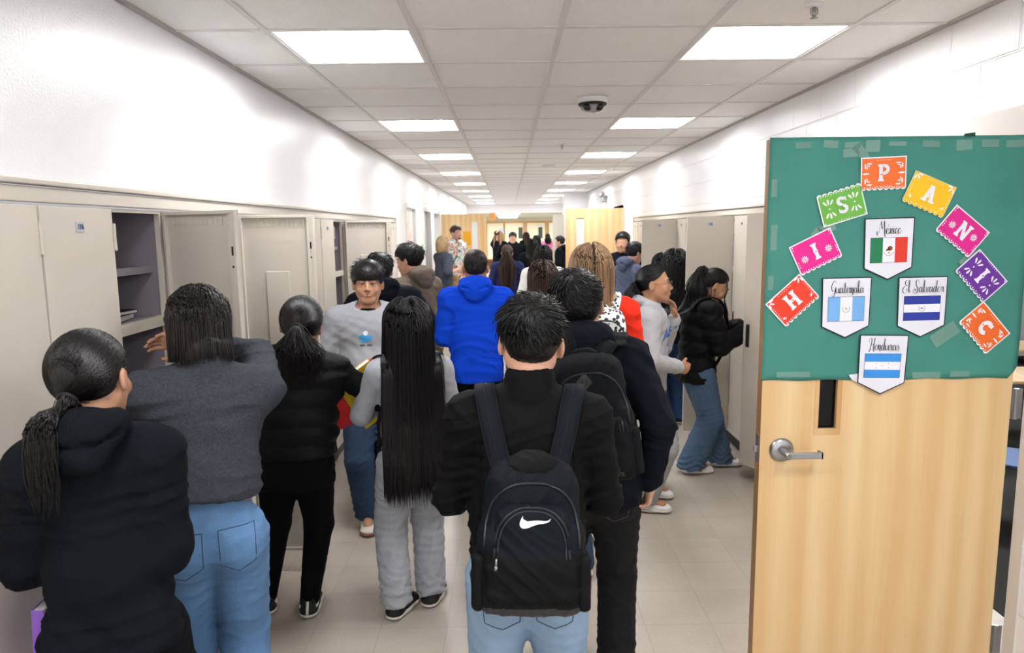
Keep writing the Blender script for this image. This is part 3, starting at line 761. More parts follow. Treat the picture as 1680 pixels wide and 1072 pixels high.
def facebits(g, brow='15110f', lipc='a8635a', iris='2a1a12', open_=1.0):
    s = g.s; Rh = g.Rh; Hh = lambda *p: g.head+Rh@(A(*p)*s)
    for q in (-1,1):
        S = SDF(); S.ell(Hh(q*.031,.0805,-.0015), A(.0125,.0105,.0075*open_)*s, Rh)
        v, f = S.mesh(Hh(q*.031,.08,0)-.022, Hh(q*.031,.08,0)+.022, .0018); e = mkmesh('eye', v, f, mat('eye_white', 'b5aaa3', .35), g.root)
        S = SDF(); S.ell(Hh(q*.031,.0870,-.0015), A(.0058,.0052,.0062*min(1, open_*.9))*s, Rh); v, f = S.mesh(Hh(q*.031,.087,0)-.015, Hh(q*.031,.087,0)+.015, .0013); mkmesh('iris', v, f, mat('iris_dark', iris, .15), e)
        S = SDF(); S.cap(Hh(q*.045,.080,.0065*open_), Hh(q*.031,.0925,.0095*open_), .0022*s, k=.002); S.cap(Hh(q*.031,.0925,.0095*open_), Hh(q*.016,.0885,.0045*open_), .0022*s, k=.002)
        v, f = S.mesh(Hh(q*.031,.085,.005)-.03, Hh(q*.031,.085,.005)+.03, .002); mkmesh('eyelashes', v, f, mat('lash', '140e0c', .6), g.root)
        S = SDF(); S.cap(Hh(q*.014,.0915,.0225), Hh(q*.034,.0905,.0285), .0042*s, .0038*s, k=.004, flat=(Rh[:,1], .6)); S.cap(Hh(q*.034,.0905,.0285), Hh(q*.050,.078,.0235), .0038*s, .002*s, k=.004)
        v, f = S.mesh(Hh(q*.031,.085,.02)-.035, Hh(q*.031,.085,.02)+.035, .002); mkmesh('eyebrow', v, f, mat('brow_hair_'+brow, brow, .8), g.root)
    S = SDF(); S.cap(Hh(-.021,.088,-.0585), Hh(.0,.0945,-.0535), .0030*s, .0046*s, k=.003); S.cap(Hh(.021,.088,-.0585), Hh(.0,.0945,-.0525), .0035*s, .0048*s, k=.003)
    S.cap(Hh(-.014,.0905,-.064), Hh(.0,.0938,-.065), .004*s, .006*s, k=.003); S.cap(Hh(.014,.0905,-.064), Hh(.0,.0938,-.065), .004*s, .006*s, k=.003)
    S.cap(Hh(-.022,.100,-.0585), Hh(.022,.100,-.0585), .002*s, k=.002, op='s')
    c = Hh(0,.09,-.058); v, f = S.mesh(c-.04, c+.04, .0022); mkmesh('lips', v, f, mat('lips_'+lipc, lipc, .45), g.root)
# ------------------------------------------------------------------ hair
CR0 = A(0,-.012,.026); CRR = A(.073,.092,.086)
def sph(n, rs, zmin=-1):
    v = rs.normal(size=(n*3,3)); v /= np.linalg.norm(v, axis=1)[:,None]; v = v[v[:,2] > zmin]; return v[:n]
def hairline(v, front=.35, low=-.45, nape=-.7):
    """which scalp directions carry hair: v unit dirs in the head frame (y forward)"""
    return (v[:,2] > np.where(v[:,1] > .35, front+.25*(v[:,1]-.35), np.where(v[:,1] > -.1, low+(v[:,1]+.1)*1.6, nape)))
def hair_short(g, m, res, th=.012, topth=.022, seed=3, tufts=900, tl=.035, front=.42, fade=True, swirl=0, mess=.5, tr=.0022, fringe=0, low=-.3, nape=-.62):
    s = g.s; rs = np.random.RandomState(seed); S = SDF(); Rh = g.Rh; H = lambda p: g.head+(p*s)@Rh.T
    c = g.head+Rh@(CR0*s)
    r = (CRR+th)*s
    S.ell(c, r, Rh, k=.01)
    S.ell(c+Rh@(A(0,.008,.030)*s), (CRR*A(.93,.95,.72)+topth)*s, Rh, k=.015)
    # keep face free: cut by planes in the head frame
    S.fn(lambda P: 0*P[:,0]+1, k=0, op='u')
    def facecut(P):
        q = (P-g.head)@Rh/s
        zl = np.where(q[:,1] > .035, (.058-fringe)+0*q[:,1], 0)          # forehead height
        side = np.where(q[:,1] > -.005, np.interp(q[:,1], [-.005,.03,.045,.09], [-.012,.008,.045-fringe*.6,.062-fringe]), np.interp(q[:,1], [-.12,-.03,-.005], [-.098,-.05,-.012]))
        return (side-q[:,2])*.7*s
    S.fn(facecut, k=.006, op='i')
    base = folds(.004, seed, 90, 0); S.disp = lambda P: base(P); S.da = .006
    v, f = S.mesh(g.head-.16*s, g.head+.16*s, res)
    parts = [(v, f)]
    if tufts:
        d = sph(tufts, rs, -.2); keep = hairline(d, front, low, nape) & (d[:,2] > -.15 if fade else d[:,2] > -9); d = d[keep]; n = len(d)
        r0 = (CRR+th*.6+ (topth-th)*np.clip(d[:,2:3],0,1))
        p0 = CR0+d*r0; crown = A(0,-.55,.83); tang = d-crown*(d@crown)[:,None]; tang = tang-d*(tang*d).sum(1)[:,None]; nn = np.linalg.norm(tang, axis=1)[:,None]; tang /= nn+.05
        if swirl: tang = tang*math.cos(swirl)+np.cross(d, tang)*math.sin(swirl)
        tang += rs.normal(size=(n,3))*mess*.5; ln = tl*(.6+.8*rs.rand(n,1))*(.45+.55*np.clip(d[:,2:3]+.3,0,1)); M = 5
        pth = np.stack([p0+(tang*.85*t+d*(.42*t-.5*t*t))*ln*1.3 for t in np.linspace(0,1,M)], 1)
        if fringe: pth[:,:,2] -= (np.clip(d[:,1],0,1)*fringe*.6)[:,None]*np.linspace(0,1,M)[None]
        pth = H(pth.reshape(-1,3)).reshape(n,M,3); rad = tr*s*np.array([1,1.15,.95,.6,.12])[None]*(.7+.6*rs.rand(n,1)); parts.append(strands(pth, rad))
    v, f = join(*parts); return mkmesh('hair', v, f, m, g.root)
def flowhair(g, m, res, length, seed=5, n=900, th=.018, part=0.0, width=1.0, tr=.0042, tail=None, wave=0, ends=.25, front=.30, base=True, side_in=.6, coll=True, M=26, volume=1.0, facefree=True, drape=0, uneven=.12, spread=0):
    """long hair. tail=(point dir on the skull, tie offset) gathers it. length = metres below the head centre (or of the tail)"""
    s = g.s; rs = np.random.RandomState(seed); Rh = g.Rh; W = lambda p: g.head+(p*s)@Rh.T
    inv = lambda P: (P-g.head)@Rh/s
    rr = CRR+th
    d = sph(n, rs, -.35 if tail is None else -.6)
    keep = hairline(d, front, -.35, -.75 if tail is not None else -.35); d = d[keep]; n = len(d); dz = g.Rh.T@A(0,0,-1)
    P = np.zeros((n,M,3)); parts = []
    if tail is None:
        # comb from the parting outward and down
        q = d.copy(); lay = .7+.35*rs.rand(n,1)
        q0 = CR0+d*(CRR+th*.5); P[:,0] = q0; cur = q0.copy(); step = None
        L = length*(1-uneven*rs.rand(n)**2)
        vel = np.stack([np.sign(d[:,0]-part+1e-3)*.35*np.clip(d[:,2],0,1)+d[:,0]*.4, -.35*np.ones(n)*np.clip(d[:,2],0,1), -np.ones(n)*.3], 1)
        Wp = np.zeros((n,M,3)); Wp[:,0] = W(q0); cw = Wp[:,0].copy(); ds = (L+.10)/(M-1)
        vel = vel@Rh.T; g0 = A(0,0,-1); phs = rs.rand(n)*6.28; wf = 28+8*rs.rand(n)
        inner = SDF(); inner.ell(g.head+Rh@(CR0*s), (CRR+th*.9)*s, Rh); inner.cap(g.head+Rh@(A(0,-.01,-.03)*s), g.head+Rh@(A(0,-.005,-.11)*s), (.062+th*.6)*s)
        off = th*s*rs.rand(n); prev = cw.copy()
        for i in range(1, M):
            vel = vel*.62+g0*.55; vel /= np.linalg.norm(vel, axis=1)[:,None]; cw = cw+vel*ds[:,None]
            for rep in range(2):
                D = inner.ev(cw); 
                if coll and hasattr(g, 'tops'): 
                    D2 = g.tops.ev(cw)-.006
                else: D2 = D+1
                DD = np.minimum(D, D2)
                e = 1e-3; G = np.zeros_like(cw)
                for a in range(3):
                    o_ = np.zeros(3); o_[a] = e; d1 = inner.ev(cw+o_); 
                    if coll and hasattr(g, 'tops'): d1 = np.minimum(d1, g.tops.ev(cw+o_)-.006)
                    G[:,a] = (d1-DD)/e
                G /= np.linalg.norm(G, axis=1)[:,None]+1e-6; pen = np.clip(off*(.4 if i > 4 else 1)-DD, 0, .04); cw = cw+G*pen[:,None]
            # keep hair behind the face
            if facefree:
                ql = inv(cw); bad = (ql[:,1] > .035) & (ql[:,2] < .055) & (ql[:,2] > -.16) & (np.abs(ql[:,0]) < .075)
                ql[bad,0] = np.sign(ql[bad,0]+1e-6)*.08; ql[bad,1] -= .01; cw = np.where(bad[:,None], W(ql), cw)
            if i > M*.28:
                dl = (cw-prev)@g.Y; cw = cw-g.Y*np.clip(dl-.0004, 0, 1)[:,None]
            prev = cw.copy()
            # gather toward the centre line behind the back
            t = i/(M-1); ctr = g.head-g.Y*.02*s
            rel = cw-ctr; lat = rel@g.X; over = np.clip(np.abs(lat)-.095*s*width*(1+spread*t), 0, 1)*np.sign(lat); cw = cw-g.X*(over*.35)[:,None]+g.X*(spread*lat*.022)[:,None]
            if drape: 
                fw = rel@g.Y; ov = np.clip(fw-drape, 0, 1); cw = cw-g.Y*(ov*.5)[:,None]
            Wp[:,i] = cw
        if wave: 
            t = np.linspace(0,1,M)[None]; Wp += g.X*(wave*np.clip(t*2-.3,0,1)*np.sin(phs[:,None]+wf[:,None]*t*L[:,None]*1.6))[:,:,None]+g.Y*(wave*.7*np.clip(t*2-.3,0,1)*np.cos(phs[:,None]*1.7+wf[:,None]*t*L[:,None]*1.6))[:,:,None]
        rad = tr*s*np.interp(np.linspace(0,1,M), [0,.1,1-ends,1], [.9,1,1,.12])[None]*(.7+.6*rs.rand(n,1)); parts.append(strands(Wp, rad))
        if base:
            S = SDF(); S.ell(g.head+Rh@(CR0*s), (CRR+th*.5)*s, Rh)
            def facecut(Pp):
                q = inv(Pp); lim = np.interp(q[:,2], [-.2,-.02,.03,.075,.12], [.0,.0,.028,.062,.2]); return (q[:,1]-lim)*s*.8
            S.fn(facecut, k=.008, op='i')
            v, f = S.mesh(g.head-.17*s, g.head+.17*s, res); parts.append((v, f))
    else:
        # gathered: strands run over the skull to the tie, then hang
        td, tie_out, tl = tail; td = np.asarray(td, float); td /= np.linalg.norm(td); tie = CR0+td*(CRR+th+tie_out)
        K = 12; pts = []
        for i in range(K):
            t = i/(K-1); dd = d*(1-t)+td*t; dd /= np.linalg.norm(dd, axis=1)[:,None]+1e-9
            pts.append(CR0+dd*(CRR+th*(.55+.5*rs.rand(n,1)*0+.45*math.sin(t*PI)))*1.0)
        pts = np.stack(pts, 1); pts[:,-1] = tie+rs.normal(size=(n,3))*.006
        Wp = W(pts.reshape(-1,3)).reshape(n,K,3); rad = tr*s*np.linspace(1,.7,K)[None]*(.7+.6*rs.rand(n,1)); parts.append(strands(Wp, rad))
        n2 = int(n*.5); tw = W(tie); M2 = 18; cw = tw+rs.normal(size=(n2,3))*.007; out = Rh@td
        vel = out[None]*1.0+rs.normal(size=(n2,3))*.25; L = tl*(1-.3*rs.rand(n2)**1.5); T_ = np.zeros((n2,M2,3)); T_[:,0] = cw; ds = L/(M2-1); ph = rs.rand(n2)*6.28; tgt = rs.normal(size=(n2,3))*A(.024,.016,.0)*volume
        for i in range(1, M2):
            t = i/(M2-1); vel = vel*.6+A(0,0,-1)*.5; vel /= np.linalg.norm(vel, axis=1)[:,None]; cw = cw+vel*ds[:,None]+tgt*(.22 if t < .5 else -.05)
            if coll and hasattr(g, 'tops'):
                D = g.tops.ev(cw)-.010*(.3+rs.rand(n2)); e = 1e-3; G = np.stack([(g.tops.ev(cw+np.eye(3)[a]*e)-g.tops.ev(cw))/e for a in range(3)], 1); G /= np.linalg.norm(G, axis=1)[:,None]+1e-6; cw = cw+G*np.clip(-D, 0, .05)[:,None]
            T_[:,i] = cw
        if wave:
            t = np.linspace(0,1,M2)[None]; T_ += g.X*(wave*t*np.sin(ph[:,None]+t*L[:,None]*40))[:,:,None]
        rad = tr*1.1*s*np.interp(np.linspace(0,1,M2), [0,.1,1-ends,1], [.8,1,.9,.12])[None]*(.7+.6*rs.rand(n2,1)); parts.append(strands(T_, rad))
        S = SDF(); S.ell(g.head+Rh@(CR0*s), (CRR+th*.42)*s, Rh)
        def facecut(Pp):
            q = inv(Pp); lim = np.interp(q[:,2], [-.2,-.055,-.03,.02,.04,.078,.12], [-.09,-.055,-.035,.0,.032,.068,.2]); return (q[:,1]-lim)*s*.8
        S.fn(facecut, k=.008, op='i'); v, f = S.mesh(g.head-.17*s, g.head+.17*s, res); parts.append((v, f))
        q = MB(); tt = W(tie); u = out; a1 = np.cross(u, A(0,0,1)) if abs(u[2]) < .9 else A(1,0,0); a1 /= np.linalg.norm(a1); a2 = np.cross(u, a1)
        q.tube([tuple(tt+(a1*math.cos(t)+a2*math.sin(t))*.019*s) for t in np.linspace(0, 2*PI, 13)[:-1]], .0055*s, 8, closed=True)
        q.obj('hair_tie', mat('hair_tie_black', '0c0c0e', .7), g.root, smooth=True)
    v, f = join(*parts); return mkmesh('hair', v, f, m, g.root)
def person(label, group=None, thumb=None, **kw):
    g = make_rig(**kw); g.thumb = thumb or {}
    g.root = empty('person', (g.x, g.y, 0), g.hd, label, 'person', group); return g
# ------------------------------------------------------------------ the people, nearest first
import time; _t0 = time.time()
def projpath(bv, pts, d, off=.0):
    out = []
    for p in pts:
        h = bv.ray_cast(Vector(p)-Vector(d)*.5, Vector(d))
        if h[0] is not None: out.append(h[0]+h[1]*off)
    return out
def dec_patch(bv, poly, d, up, origin, m, name, parent, off=.0015, n=3, th=.001):
    """flat shape (2D polygon in metres) laid on a curved surface: origin, viewing direction d, up vector"""
    d = Vector(d).normalized(); up = Vector(up); up = (up-d*up.dot(d)).normalized(); rt = d.cross(up)
    bm = bmesh.new(); vs = [bm.verts.new((x, y, 0)) for x, y in poly]; bm.faces.new(vs)
    bmesh.ops.triangulate(bm, faces=bm.faces[:])
    for _ in range(n): bmesh.ops.subdivide_edges(bm, edges=[e for e in bm.edges if e.calc_length() > .006], cuts=1)
    bmesh.ops.triangulate(bm, faces=bm.faces[:])
    O = Vector(origin)
    for v in bm.verts:
        p = O+rt*v.co.x+up*v.co.y; h = bv.ray_cast(p-d*.5, d)
        v.co = (h[0]-d*off) if h[0] is not None else p
    me = bpy.data.meshes.new(name); bm.to_mesh(me); bm.free(); me.materials.append(m)
    o = bpy.data.objects.new(name, me); COL.objects.link(o); o.parent = parent
    s = o.modifiers.new('thick', 'SOLIDIFY'); s.thickness = th; s.offset = 0
    return o
def textmesh(txt, size, bold=.0, shear=0, align='CENTER'):
    cu = bpy.data.curves.new('t', 'FONT'); cu.body = txt; cu.size = size; cu.align_x = align; cu.align_y = 'CENTER'; cu.offset = bold; cu.shear = shear; cu.resolution_u = 4
    o = bpy.data.objects.new('t', cu); COL.objects.link(o); dg = bpy.context.evaluated_depsgraph_get()
    me = bpy.data.meshes.new_from_object(o.evaluated_get(dg)); bpy.data.objects.remove(o); return me
def dec_text(bv, txt, size, d, up, origin, m, name, parent, bold=0, off=.0015, bend=0):
    me = textmesh(txt, size, bold); d = Vector(d).normalized(); up = Vector(up); up = (up-d*up.dot(d)).normalized(); rt = d.cross(up); O = Vector(origin)
    bm = bmesh.new(); bm.from_mesh(me)
    for _ in range(2): bmesh.ops.subdivide_edges(bm, edges=[e for e in bm.edges if e.calc_length() > .01], cuts=1)
    bmesh.ops.triangulate(bm, faces=bm.faces[:])
    for v in bm.verts:
        p = O+rt*v.co.x+up*(v.co.y-bend*v.co.x**2); h = bv.ray_cast(p-d*.5, d); v.co = (h[0]-d*off) if h[0] is not None else p
    bm.to_mesh(me); bm.free(); me.materials.clear(); me.materials.append(m); o = bpy.data.objects.new(name, me); COL.objects.link(o); o.parent = parent
    s = o.modifiers.new('thick', 'SOLIDIFY'); s.thickness = .0012; s.offset = 0; return o
M_blk = cloth('black_knit', '0e1118', bump=.25, var=.12, vs=120)
M_blkc = cloth('black_canvas', '0c0c0e', bump=.3, bs=500, rough=.75, var=.05)
M_leg = cloth('black_leggings', '09090c', bump=.1, var=.04)
M_navy = cloth('navy_knit', '11141d', bump=.25, var=.1)
M_grey = cloth('grey_marl', 'a3a6ad', bump=.3, bs=400, var=.10, vs=220)
M_greyd = cloth('charcoal_fleece', '43464e', bump=.5, bs=260, var=.22, vs=140)
M_blue = cloth('royal_blue_knit', '1248d6', bump=.2, var=.04)
M_brown = cloth('taupe_knit', '6d6157', bump=.25, var=.08)
M_red = cloth('red_knit', 'e0321f', bump=.2, var=.05)
M_dl = denim('light_denim', '8ca6c2'); M_dm = denim('mid_denim', '6288b4'); M_dk = denim('dark_denim', '304560'); M_dj = denim('blue_denim', '4a637f')
M_stitch = mat('denim_stitch', '3b4a66', .8); M_zip = mat('zip_black', '17191f', .45)
M_packn = mat('pack_navy_nylon', '0b1019', .65, bump=.25, bscale=600, spec=.15)
M_packb = mat('pack_black_nylon', '09090b', .65, bump=.25, bscale=600, spec=.15)
M_packg = mat('pack_grey_base', '2c2b2d', .6, bump=.3, bscale=300)
M_packh = mat('pack_charcoal_canvas', '121417', .8, bump=.35, bscale=500, spec=.15)
M_shw = mat('white_leather', 'e6e6e8', .45, bump=.05, bscale=100); M_shb = mat('black_shoe_cloth', '131315', .7, bump=.2, bscale=300)

# --- boy with the black and navy backpack, centre front
g = person('person in black bomber jacket and light jeans, front and centre, back to the camera', x=.045, y=1.95, hd=0, H=1.615, bw=1.04,
           lean=8, side=1.5, hr=2, hp=-2, hs=.236, hand={'L':(-.11,2.25,1.0),'R':(.20,2.25,1.0)}, elbow={'L':(-.42,-.8,-.6),'R':(.42,-.8,-.6)})
bodymesh(g, SK2, .006, face=True)
j = top(g, 'jacket', M_blkc, .006, loose=.016, hem=-.02, amp=.010, f=20, seed=4, collar=0, high=.024, neckcut=.057)
bj = surf(j); L_ = []
for q in (-1,1):
    pts = projpath(bj, [(q*(.125+.01*math.sin(t*2)), 0, 1.30-t*.34) for t in np.linspace(0,1,14)], (0,1,0), .001)
    if len(pts) > 3: MB().tube(pts, .0016, 5).obj('seam', M_packb, j, smooth=True)
pj = pants(g, 'jeans', M_dl, .008, r=(.060,.044,.040), seed=6, amp=.007)
bp_ = surf(pj)
for q in (-1,1):
    c = (q*.075, 0, .755)
    loop = [(-.055,.05),(.055,.05),(.05,-.045),(0,-.07),(-.05,-.045)]; pts = []
    for i in range(5):
        a_, b_ = loop[i], loop[(i+1)%5]
        for t in np.linspace(0,1,6)[:-1]: pts.append((c[0]+a_[0]+(b_[0]-a_[0])*t, 0, c[2]+a_[1]+(b_[1]-a_[1])*t))
    pts = projpath(bp_, pts, (0,1,0), .001)
    if len(pts) > 5: MB().tube(pts, .0016, 5, closed=True).obj('pocket', M_stitch, pj, smooth=True)
shoes(g, M_shw, M_sole, .009)
hair_short(g, HB, .004, th=.006, topth=.022, seed=3, tufts=3200, tl=.042, mess=.34, tr=.0020, swirl=.6, low=-.35, nape=-.5, front=.4)
g_n = g
def backpack(g, kind, label, w=.29, h=.42, dp=.15, cz=None, y0=None, mats=None, tilt=0, res=.004):
    """built in the wearer's frame, own top-level empty"""
    m1, m2, m3 = mats; r = empty('backpack', (g.x, g.y, 0), g.hd, label, 'backpack'); cz = cz if cz is not None else g.chest[2]-.10
    cy = y0 if y0 is not None else g.chest[1]-.20; cx = g.chest[0]; R = g.R@rotm(math.radians(tilt))
    C = A(cx, cy, cz); L = lambda x,y,z: C+R@A(x,y,z)
    S = SDF()
    S.cap(L(0,0,-h*.30), L(0,.01,h*.22), w*.47, w*.40, k=.04, flat=(R[:,1], dp/w))
    S.box(L(0,0,-h*.20), A(w*.48, dp*.5, h*.30), .045, R, k=.03); S.box(L(0,.012,h*.12), A(w*.41, dp*.42, h*.37), .06, R, k=.03)
    S.cut(L(0,0,-h*.5), R@A(0,0,-1), k=.03)
    S.disp = folds(.005, 11, 22, 0); S.da = .008
    pk = (lambda: None)
    lo, hi = bounds([L(a*w*.55, b*dp*.6, c*h*.55) for a in (-1,1) for b in (-1,1) for c in (-1,1)], .03)
    v, f = S.mesh(lo, hi, res)
    loc = (v-C)@R; fc = loc[f].mean(1)
    if kind == 'sport': mi = np.where(fc[:,2] < -h*.415-.03*np.clip(fc[:,1]/dp+.3,0,1), 2, np.where((fc[:,2] < -h*.09+.02*np.abs(fc[:,0])/w) , 1, 0))
    else: mi = np.zeros(len(f), int)
    o = mkmesh('main_compartment', v, f, [m1, m2, m3], r, mi=mi)
    # front pocket
    F = SDF()
    if kind == 'sport': F.box(L(0,-dp*.40,-h*.02), A(w*.35, dp*.20, h*.27), .05, R); F.box(L(0,-dp*.34,-h*.24), A(w*.43, dp*.26, h*.18), .04, R, k=.03)
    else: F.box(L(0,-dp*.42,-h*.20), A(w*.40, dp*.22, h*.22), .035, R)
    F.disp = folds(.006, 13, 26, .4); F.da = .009
    v, f = F.mesh(lo-.03, hi+.03, res); loc = (v-C)@R; fc = loc[f].mean(1)
    mi = np.where(fc[:,2] < -h*.405, 2, np.where(fc[:,2] < -h*.10+.03*np.abs(fc[:,0])/w, 1, 0)) if kind == 'sport' else np.zeros(len(f), int)
    fp = mkmesh('front_pocket', v, f, [m1, m2, m3], r, mi=mi)
    bv = surf(fp); bm_ = surf(o); d = R@A(0,1,0)
    def arc(xr, z0, z1, bvh, nm, rad, mt, par, n=26):
        pts = [L(xr*math.copysign(abs(math.cos(t))**.75, math.cos(t)), -dp, z0+(z1-z0)*math.sin(t)**.8) for t in np.linspace(0, PI, n)]
        pts = projpath(bvh, pts, d, .0005)
        if len(pts) > 4: MB().tube(pts, rad, 6).obj(nm, mt, par, smooth=True)
    arc(w*.33, -h*.10, h*.215, bv, 'zipper', .0036, M_zip, fp); arc(w*.30, -h*.10, h*.195, bv, 'piping', .0016, mat('piping_dark', '2b313c', .6), fp)
    arc(w*.42, -h*.05, h*.36, bm_, 'zipper', .004, M_zip, o)
    q = MB(); q.tube([L(-w*.31,-dp*.70,-h*.085), L(-w*.312,-dp*.72,-h*.13)], .003, 6); q.tube([L(-w*.312,-dp*.72,-h*.13), L(-w*.315,-dp*.71,-h*.155)], .0045, 6); q.obj('zip_pull', M_steel, fp, smooth=True) if kind == 'sport' else None
    # side pockets
    for s_ in (-1,1):
        Q = SDF(); Q.box(L(s_*w*.47,.0,-h*.27), A(.018, dp*.44, h*.18), .016, R, k=.01); Q.disp = folds(.003, 5, 30, 0); Q.da = .005
        v, f = Q.mesh(*bounds([L(s_*w*.47+a, b*dp*.5, -h*.27+c*h*.2) for a in (-.03,.03) for b in (-1,1) for c in (-1,1)], .01), .005); mkmesh('side_pocket', v, f, m2, r)
    # handle
    hb = MB(); hb.tube([L(-.045,.045*dp/.15,h*.44), L(-.04,.03,h*.50), L(-.02,.02,h*.53), L(.02,.02,h*.53), L(.04,.03,h*.50), L(.045,.045*dp/.15,h*.44)], .011, 8); hb.obj('handle', m2, r, smooth=True)
    if kind == 'sport':
        Hh = SDF(); Hh.ell(L(0,-.005,h*.45), A(.075,.045,.042), R); Hh.disp = folds(.006, 3, 40, 0); Hh.da=.008; v, f = Hh.mesh(L(0,0,h*.45)-.12, L(0,0,h*.45)+.12, .004); mkmesh('padded_top', v, f, m2, r)
    # straps over the shoulders
    bt = None; 
    for s_, k in ((-1,'L'),(1,'R')):
        sx = s_*.088*g.H*g.bw
        path = [L(s_*w*.20, dp*.42, h*.40), L(s_*w*.24, dp*.48, h*.47)]
        up = []
        X0 = s_*.120; X1 = C[0]+X0
        # trace: vertical rays down on the garment for the part over the shoulder
        yb = g.chest[1]-.14; yf = g.chest[1]+.17
        segs = []
        for t in np.linspace(0, 1, 15):
            y = yb+.02+(yf-yb-.02)*t; x_ = C[0]+s_*(.078+.050*min(1, t*2.6))*(w/.285)
            lo_, hi_ = .6, 2.0; zz = np.linspace(1.75, .9, 120); P_ = np.stack([np.full(120, x_), np.full(120, y), zz], 1); D = g.tops.ev(P_)
            ii = np.argmax(D < .004)
            if D[ii] < .004: segs.append((x_, y, zz[ii]))
        if not segs: continue
        top_i = 0
        # down the front of the chest
        lx, ly, lz = segs[-1]; 
        for t in (1,2,3,4,5):
            z = lz-.055*t; yy = np.linspace(.45, -.1, 90); P_ = np.stack([np.full(90, lx*(1+.03*t)), g.chest[1]+yy, np.full(90, z)], 1); D = g.tops.ev(P_); ii = np.argmax(D < .004); segs.append((lx*(1+.03*t), P_[ii,1], z))
        # back: from the pack top up to the first shoulder point
        a0 = L(s_*w*.16, dp*.20, h*.42); b0 = A(*segs[0]); back = []
        for t in np.linspace(0, 1, 10)[:-1]:
            p = a0*(1-t)+b0*t; yy = np.linspace(-.35, .1, 120); P_ = np.stack([np.full(120, p[0]), g.chest[1]+yy, np.full(120, p[2])], 1); D = g.tops.ev(P_); ii = np.argmax(D < .006); y_ = P_[ii,1] if D[ii] < .006 else p[1]
            back.append((p[0], min(y_, p[1]) if t > .25 else p[1]*(1-t*4)+min(y_, p[1])*t*4 if t>0 else p[1], p[2]))
        pts = np.array(back+segs); 
        for rep_ in range(4):
            for _ in range(5): pts[1:-1] = (pts[:-2]+2*pts[1:-1]+pts[2:])/4
            for _ in range(3):
                D = g.tops.ev(pts); G = np.stack([(g.tops.ev(pts+np.eye(3)[a_]*2e-3)-g.tops.ev(pts-np.eye(3)[a_]*2e-3))/4e-3 for a_ in range(3)], 1); G /= np.linalg.norm(G, axis=1)[:,None]+1e-6
                pts = pts+G*np.clip(.006-D, 0, .03)[:,None]
        sb = MB(); n = len(pts); wd = .030; th = .006; tg = np.gradient(pts, axis=0); tg /= np.linalg.norm(tg, axis=1)[:,None]
        xd = A(1,0,0); vv = []
        for i in range(n):
            nn = np.cross(xd, tg[i]); sdv = np.cross(tg[i], nn); nn /= np.linalg.norm(nn); sdv /= np.linalg.norm(sdv)
            if g.tops.ev((pts[i]+nn*.02)[None])[0] < g.tops.ev((pts[i]-nn*.02)[None])[0]: nn = -nn
            c = pts[i]+nn*.004; wv = wd*(1 if i < n-4 else .6)
            for a_, b_ in ((-1,-.2),(-.92,1),(-.35,1.25),(.35,1.25),(.92,1),(1,-.2)): vv.append(c+sdv*wv*a_+nn*th*b_)
        ff = []
        for i in range(n-1):
            for q_ in range(6): ff.append((i*6+q_, i*6+(q_+1)%6, (i+1)*6+(q_+1)%6, (i+1)*6+q_))
        ff += [tuple(range(6)), tuple(range((n-1)*6+5, (n-1)*6-1, -1))]
        sb.add(vv, ff); so = sb.obj('shoulder_strap', m1, r, smooth=True)
        st = MB()
        for a_ in (-.86,.86,-.1): st.tube([vv[i*6+2]*(.5-a_/2)+vv[i*6+3]*(.5+a_/2) if abs(a_) < .5 else (vv[i*6+1] if a_ < 0 else vv[i*6+4]) for i in range(n)], .0011, 4)
        st.obj('strap_stitching', mat('strap_seam', '0c0d10', .8), so)
    return r, o, fp, bv, bm_, L, R
SWOOSH = [(-.0585,.0215),(-.0665,.0115),(-.0735,-.003),(-.0745,-.013),(-.071,-.0215),(-.0625,-.0265),(-.052,-.0265),(-.040,-.0235),(-.010,-.0130),(.020,-.0045),(.045,.0005),(.066,.0045),(.076,.0115),
          (.071,.0015),(.062,-.0035),(.045,-.0065),(.020,-.0080)][:0]
# mark on the pocket: outline read off the photograph (x right, z up, in metres)
_sw = [(487,405),(479,418),(472,432),(470,445),(474,456),(482,463),(492,465),(505,463),(520,458),(545,450),(565,445),(585,442),(603,439),(615,433),(624,419),(612,428),(600,431),(585,430),(565,428),(545,428),(525,430),(508,432),(497,432),(489,428),(486,420)]
SW = [((x-547)/2.883/1161*1.70, -(y-437)/2.883/1161*1.70) for x, y in _sw]
r, o, fp, bv, bm_, L, R = backpack(g, 'sport', 'black and navy backpack with white curved tick mark, front and centre', w=.285, h=.395, dp=.15, cz=1.03, y0=-.20, mats=(M_packn, M_packb, M_packg), tilt=-3)
dec_patch(bv, SW, R@A(0,1,0), (0,0,1), L(.007,-.1,.052), mat('white_print', 'f2f2f2', .6), 'tick_mark', fp, off=.002)

